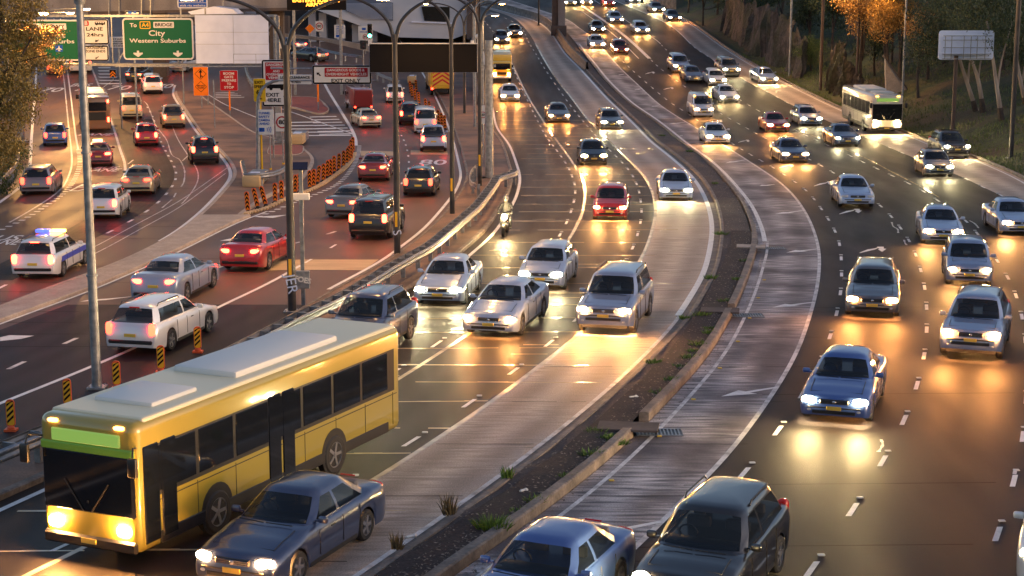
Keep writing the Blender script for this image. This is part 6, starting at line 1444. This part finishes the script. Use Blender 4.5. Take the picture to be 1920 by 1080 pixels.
for i, (u, v, r_, lab) in enumerate(((5, 318, 28, 'dense green bush at the foot of the big left tree'), (25, 292, 22, 'green bush beside the left guardrail, just right of the dense one'), (-15, 350, 30, 'low green bush at the far left edge by the white line'))):
    b = G(u, v+r_*.5); build_tree('bush', lab, b, [(0, 0, .6, r_*b.y/3100, .8), (.6, .4, .5, r_*.6*b.y/3100, .7), (-.6, .2, .6, r_*.6*b.y/3100, .7)], [([(0, 0, 0), (.1, 0, .6)], .05)], 2200, .14, 'leaf_bright', 'bark_dark', 40+i, 'bushes on the left verge', 'bush')
# right side: eucalyptus trees with pale trunks
def hill_base(u, v): return G(u, v)
specs = [
 (1832, 212, [(1832,212),(1815,160),(1800,112),(1790,60)], 'pale leaning gum tree, leftmost trunk below the rear of the big sign'),
 (1845, 213, [(1845,213),(1834,150),(1823,112),(1815,40)], 'pale thick gum tree with a charred base, second trunk from the big sign'),
 (1879, 228, [(1879,228),(1870,170),(1862,112),(1850,40)], 'pale twisted gum tree, third trunk, right of the big sign'),
 (1925, 200, [(1925,200),(1915,160),(1908,120),(1900,60)], 'pale gum tree trunk at the right edge behind the black lamp pole')]
for i, (u, v, pts, lab) in enumerate(specs):
    b = G(u, v); P = rel(b, b.y, pts)
    top = P[-1]; rr = random.Random(60+i)
    bl = [(top[0]+rr.uniform(-3.2, 3.2), rr.uniform(-2, 2.5), top[2]+rr.uniform(-1.5, 3.5), rr.uniform(1.2, 2.2), .75) for _ in range(11)]
    t = build_tree('gum_tree', lab, b, bl, [(P, .20), ([P[1], ((P[1][0]+P[2][0])/2+.5, .3, P[2][2]), (P[2][0]+1.4, .4, top[2])], .09)], 9000, .20, 'leaf_dark', 'bark_pale', 60+i, 'gum trees on the right slope')
    m = MB(); q = P[0]; w2 = Vector(P[0]).lerp(Vector(P[1]), .45); m.tube([Vector(q)-Vector((0, 0, .2)), w2], [.25, .20], 8); m.build('charred_bark', M_['bark_dark'], t, smooth=True)
# generic hillside trees
def mk_tree(seed, h, leaf, n=7000, size=.24, spread=2.6):
    rr = random.Random(seed); bl = []
    for k in range(12): a = rr.uniform(0, 6.28); d = rr.uniform(0, spread); bl.append((math.cos(a)*d, math.sin(a)*d, h*rr.uniform(.58 if h > 9.9 else .35, 1.0), rr.uniform(.9, 1.7), .8))
    tr = [([(0, 0, -.4), (rr.uniform(-.3, .3), 0, h*.35), (rr.uniform(-.6, .6), .2, h*.8)], .20)]
    for k in range(3): b_ = bl[k]; tr.append(([(0, 0, h*.3), (b_[0]*.5, b_[1]*.5, b_[2]*.8), (b_[0], b_[1], b_[2])], .08))
    return bl, tr
protos = {}
def hill_tree(kind, u, v, sc_, label, dy=0, rz=0, group='trees on the hillside above the right road', name='tree'):
    b = G(u, v); 
    if dy: b = Vector((b.x+dy*b.x/b.y, b.y+dy, H(b.x+dy*b.x/b.y, b.y+dy)))
    if kind not in protos:
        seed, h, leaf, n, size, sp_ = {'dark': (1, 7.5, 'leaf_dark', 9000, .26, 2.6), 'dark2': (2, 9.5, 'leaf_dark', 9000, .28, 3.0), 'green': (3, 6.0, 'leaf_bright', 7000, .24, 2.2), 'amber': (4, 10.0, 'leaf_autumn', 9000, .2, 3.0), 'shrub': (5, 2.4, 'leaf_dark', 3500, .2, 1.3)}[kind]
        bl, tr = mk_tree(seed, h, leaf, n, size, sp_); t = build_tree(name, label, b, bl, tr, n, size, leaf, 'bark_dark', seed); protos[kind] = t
    else: t = copy_tree(protos[kind])
    t.location = b; t.rotation_euler = (0, 0, R(rz)); t.scale = (sc_,)*3; t.name = 'shrub' if kind == 'shrub' else 'tree'; tag(t, label, 'shrub' if kind == 'shrub' else 'tree', group); return t
hill = [
 ('dark', 1290, 25, .8, 0, 'dark bushy tree overhanging the kerb at the top of the right road'), ('dark2', 1318, 50, .8, 20, 'dark tree at the left end of the rock cutting'), ('dark', 1345, 30, 1.0, 60, 'dark round tree rising behind the left end of the rock cutting'),
 ('dark2', 1395, 40, .9, 90, 'dark tree on top of the rock cutting, left part'), ('dark', 1430, 55, .9, 140, 'dark tree on top of the rock cutting, left of the grey steel pole'), ('dark2', 1465, 70, .9, 200, 'dark tree on top of the rock cutting behind the grey steel pole'),
 ('dark', 1515, 90, .9, 10, 'dark leafy tree between the grey steel pole and the brown pole'), ('green', 1520, 135, .55, 45, 'small bright green tree growing low at the cutting beside the brown pole'), ('dark2', 1560, 100, .8, 80, 'dark tree directly behind the right brown pole'),
 ('amber', 1615, 172, .95, 30, 'amber lit tree left of the grey pole in the orange leaves'), ('amber', 1658, 176, .85, 130, 'amber lit tree around the top of the grey pole above the bus'), ('amber', 1685, 168, 1.0, 250, 'bright orange tree crown in the middle of the hillside'), ('amber', 1722, 186, .72, 310, 'amber lit tree right of the grey pole, facing the big sign'),  # these amber crowns have the lamp light in their leaf colour
 ('dark', 1640, 140, .7, 200, 'dark tree behind the white bus'), ('dark2', 1672, 120, .7, 170, 'dark tree behind the tapered wing wall'), ('dark', 1740, 150, .8, 240, 'dark open tree left of the big sign post'), ('green', 1770, 120, 1.1, 30, 'green tree high up left of the big sign'),
 ('dark2', 1820, 120, 1.0, 120, 'dark tree behind the pale leaning gum trunks'), ('dark', 1880, 130, 1.1, 50, 'dark tree behind the right pale trunks'), ('dark2', 1915, 110, 1.1, 320, 'dark tree at the right edge above the slope'), ('dark', 1900, 175, .9, 270, 'dark hanging tree in front of the right edge of the slope')]
for kind, u, v, s_, rz, lab in hill: hill_tree(kind, u, v, s_, lab, 0, rz)
# far-off wood on the ridge behind: one mass nobody could count
rr = random.Random(9); W = MB(); vs = []; fs = []
for k in range(900):
    y = rr.uniform(150, 330); x = RIGHT_EDGE.x(min(y, 300))+rr.uniform(24, 80) if y < 290 else rr.uniform(-90, 110)
    if y > 285: y = rr.uniform(290, 330)
    z = H(x, min(y, 300)); 
    for q in range(46):
        c = Vector((x+rr.gauss(0, 1.3), y+rr.gauss(0, 1.3), z+abs(rr.gauss(0, 1))*3+.5)); a = Vector((rr.uniform(-1, 1), rr.uniform(-1, 1), rr.uniform(-1, 1))).normalized(); b_ = a.cross(Vector((rr.uniform(-1, 1), rr.uniform(-1, 1), rr.uniform(-1, 1)))).normalized(); i = len(vs); s_ = .42
        vs += [c-b_*s_*.4, c+a*s_*.6, c+b_*s_*.4, c-a*s_*.6]; fs.append((i, i+1, i+2, i+3))
mm = bpy.data.meshes.new('wood'); mm.from_pydata([tuple(v) for v in vs], [], fs); mm.materials.append(M_['leaf_dark']); o = bpy.data.objects.new('far_wood', mm); C.objects.link(o)
tag(o, 'dark wood covering the upper hillside beyond the right road', 'wood', kind='stuff')
# grass on the slope
rr = random.Random(12); vs = []; fs = []
for k in range(45000):
    y = rr.uniform(70, 190); x = RIGHT_EDGE.x(y)+.3+rr.random()**1.6*22; z = H(x, y)+.05
    if noise.noise(Vector((x*.35, y*.35, 0))) < -.12 and rr.random() < .75: continue
    h = rr.uniform(.08, .30); a = rr.uniform(0, 6.28); dx, dy = math.cos(a)*.035, math.sin(a)*.035; i = len(vs); l = rr.gauss(0, .08)
    vs += [(x-dx, y-dy, z), (x+dx, y+dy, z), (x+l, y+l*.5, z+h)]; fs.append((i, i+1, i+2))
mm = bpy.data.meshes.new('grass'); mm.from_pydata(vs, [], fs); mm.materials.append(leaf_mat('grass_blade', (.05, .085, .015), (.14, .17, .04))); o = bpy.data.objects.new('grass', mm); C.objects.link(o); tag(o, 'rough green grass on the slope right of the road', 'grass', kind='stuff')
# weeds on the median
M_['weed'] = leaf_mat('weed_leaf', (.05, .10, .012), (.16, .28, .04)); M_['weed_dry'] = leaf_mat('weed_dry', (.06, .045, .025), (.14, .11, .05))
def weed(u, v, r_, h, n, mt, label, seed):
    b = G(u, v, .13); rr = random.Random(seed); vs = []; fs = []
    for k in range(n):
        a = rr.uniform(0, 6.28); d = r_*rr.random()**.7; x, y = math.cos(a)*d, math.sin(a)*d*.8; hh = h*rr.uniform(.4, 1.1); i = len(vs); w2 = .016; aa = rr.uniform(0, 3.14); ex, ey = math.cos(aa)*w2, math.sin(aa)*w2; lx, ly = x*.6+rr.gauss(0, .05), y*.6+rr.gauss(0, .05)
        vs += [(x-ex, y-ey, 0), (x+ex, y+ey, 0), (x+lx*.5+ex*.7, y+ly*.5+ey*.7, hh*.6), (x+lx, y+ly, hh), (x+lx*.5-ex*.7, y+ly*.5-ey*.7, hh*.6)]; fs.append((i, i+1, i+2, i+3, i+4))
    mm = bpy.data.meshes.new('weed'); mm.from_pydata(vs, [], fs); mm.materials.append(M_[mt]); o = bpy.data.objects.new('weed', mm); C.objects.link(o); o.location = b; tag(o, label, 'weed', 'weeds growing on the median')
weed(925, 993, .32, .26, 260, 'weed', 'biggest green grass tuft on the median near the bottom', 1)
weed(745, 1030, .10, .36, 46, 'weed_dry', 'dry spiky weed at the white kerb line, lowest of three', 2); weed(842, 965, .14, .46, 60, 'weed_dry', 'tall dry weed at the white kerb line, middle of three', 3); weed(950, 897, .12, .28, 80, 'weed', 'green weed at the white kerb line, upper of three', 4)
wl = [(975,962,'small tuft just above the biggest grass tuft'),(1002,943,'small tuft left of the last tall kerb piece'),(1118,812,'tuft beside the nearest gutter grate'),(1138,825,'tuft touching the dark slab by the nearest grate'),(1160,833,'low tuft closest to the kerb by the nearest grate'),(1108,855,'flat tuft in the dark soil left of the kerb'),(1062,897,'tiny tuft alone in the dark soil'),(1225,682,'tuft at the road side of the median with a dry stalk'),(1238,738,'tiny tuft at the edge of the dark soil'),(1258,716,'lowest tuft of the bright green row in the dark soil'),(1278,690,'bright tuft second in the green row'),(1292,673,'bright tuft third in the green row'),(1301,661,'bright long tuft in the middle of the green row'),(1310,650,'bright tuft upper part of the green row'),(1316,645,'bright tuft top of the green row'),(1329,627,'lower tuft near the broken kerb'),(1334,618,'upper tuft near the broken kerb'),(1315,593,'low tuft left of the broken kerb'),(1282,598,'tuft on the white line where the median widens'),(1332,523,'leafy tuft on the white line opposite the rail bend'),(1362,566,'tuft halfway up the dark soil strip'),(1383,527,'tuft in the middle of the median upper half'),(1397,491,'tuft near the top end of the tall kerb'),(1352,440,'green tuft at the left kerb above the slab'),(1341,345,'yellow green tuft in the upper median'),(1293,285,'small tuft far up the median'),(1242,255,'small tuft farthest up the median')]
for i, (u, v, lab) in enumerate(wl): weed(u, v, .16+.05*(i % 3), .13+.04*(i % 2), 90, 'weed', lab, 10+i)
# litter on the median and the slab covers
lt = random.Random(77)
for i, (u, v, lab) in enumerate(((1188,746,'crumpled white paper scrap on the median by the kerb'),(980,922,'pale stick lying on the dark median'),(1277,255,'torn white wrapper heap at the kerb far up the median'),(770,1008,'white fragment on the concrete lane near the bottom'))):
    b = G(u, v, .15 if u != 770 else .01); m = MB(); m.rbox((0, 0, .03), (lt.uniform(.14, .3), .07, .05), .02, seg=1, M=Matrix.Rotation(lt.uniform(0, 1), 3, 'Z')); m.rbox((.08, .05, .03), (.09, .08, .06), .02, seg=1, M=Matrix.Rotation(.6, 3, 'Y')); o = m.build('litter', M_['plate_white']); o.location = b; tag(o, lab, 'litter')
for i, (u, v, w_, lab) in enumerate(((1178,800,1.5,'dark flat slab cover on the median by the nearest grate'),(1350,582,1.3,'grey flat slab cover by the middle grate'),(1408,462,1.2,'pale flat slab cover at the end of the tall kerb'))):
    b = G(u, v, .2); m = MB(); m.rbox((0, 0, 0), (w_, .8, .06), .01, seg=1, M=Matrix.Rotation(R(-8), 3, 'Z')); o = m.build('slab_cover', M_['dark_concrete'] if i < 2 else M_['kerb_pale']); o.location = b; tag(o, lab, 'slab')
# leaf litter and grit on the median and gutters
rr = random.Random(31); vs = []; fs = []; mi = []
for k in range(5200):
    y = 24+rr.random()**1.5*110; t = rr.random(); 
    a_, b_ = KL.x(y)+.2, MED_R.x(y)-.35
    x = b_-(b_-a_)*rr.random()**1.6 if rr.random() < .85 else MED_R.x(y)+rr.uniform(0, .35)
    z = ramp(y)+(.195 if x < MED_R.x(y) else .012); s_ = rr.uniform(.012, .05); an = rr.uniform(0, 3.14); dx, dy = math.cos(an)*s_, math.sin(an)*s_; i = len(vs)
    vs += [(x-dx, y-dy, z), (x+dy*.5, y-dx*.5, z+.012), (x+dx, y+dy, z+rr.uniform(0, .02)), (x-dy*.5, y+dx*.5, z+.004)]; fs.append((i, i+1, i+2, i+3))
mm = bpy.data.meshes.new('leaf_litter'); mm.from_pydata(vs, [], fs); mm.materials.append(leaf_mat('litter_bits', (.03, .02, .015), (.26, .20, .15))); o = bpy.data.objects.new('leaf_litter', mm); C.objects.link(o); tag(o, 'dry leaf litter and grit scattered over the dark median', 'leaf litter', kind='stuff')
# small yellow reflectors along the arrow lane
rm = MB()
for yy in frange(32, 62, 4.0): x = MED_R.x(yy)+.62; rm.rbox((x, yy, ramp(yy)+.02), (.12, .10, .03), .01, seg=1)
struct(rm.build('yellow_road_studs', M_['plate_yellow']))
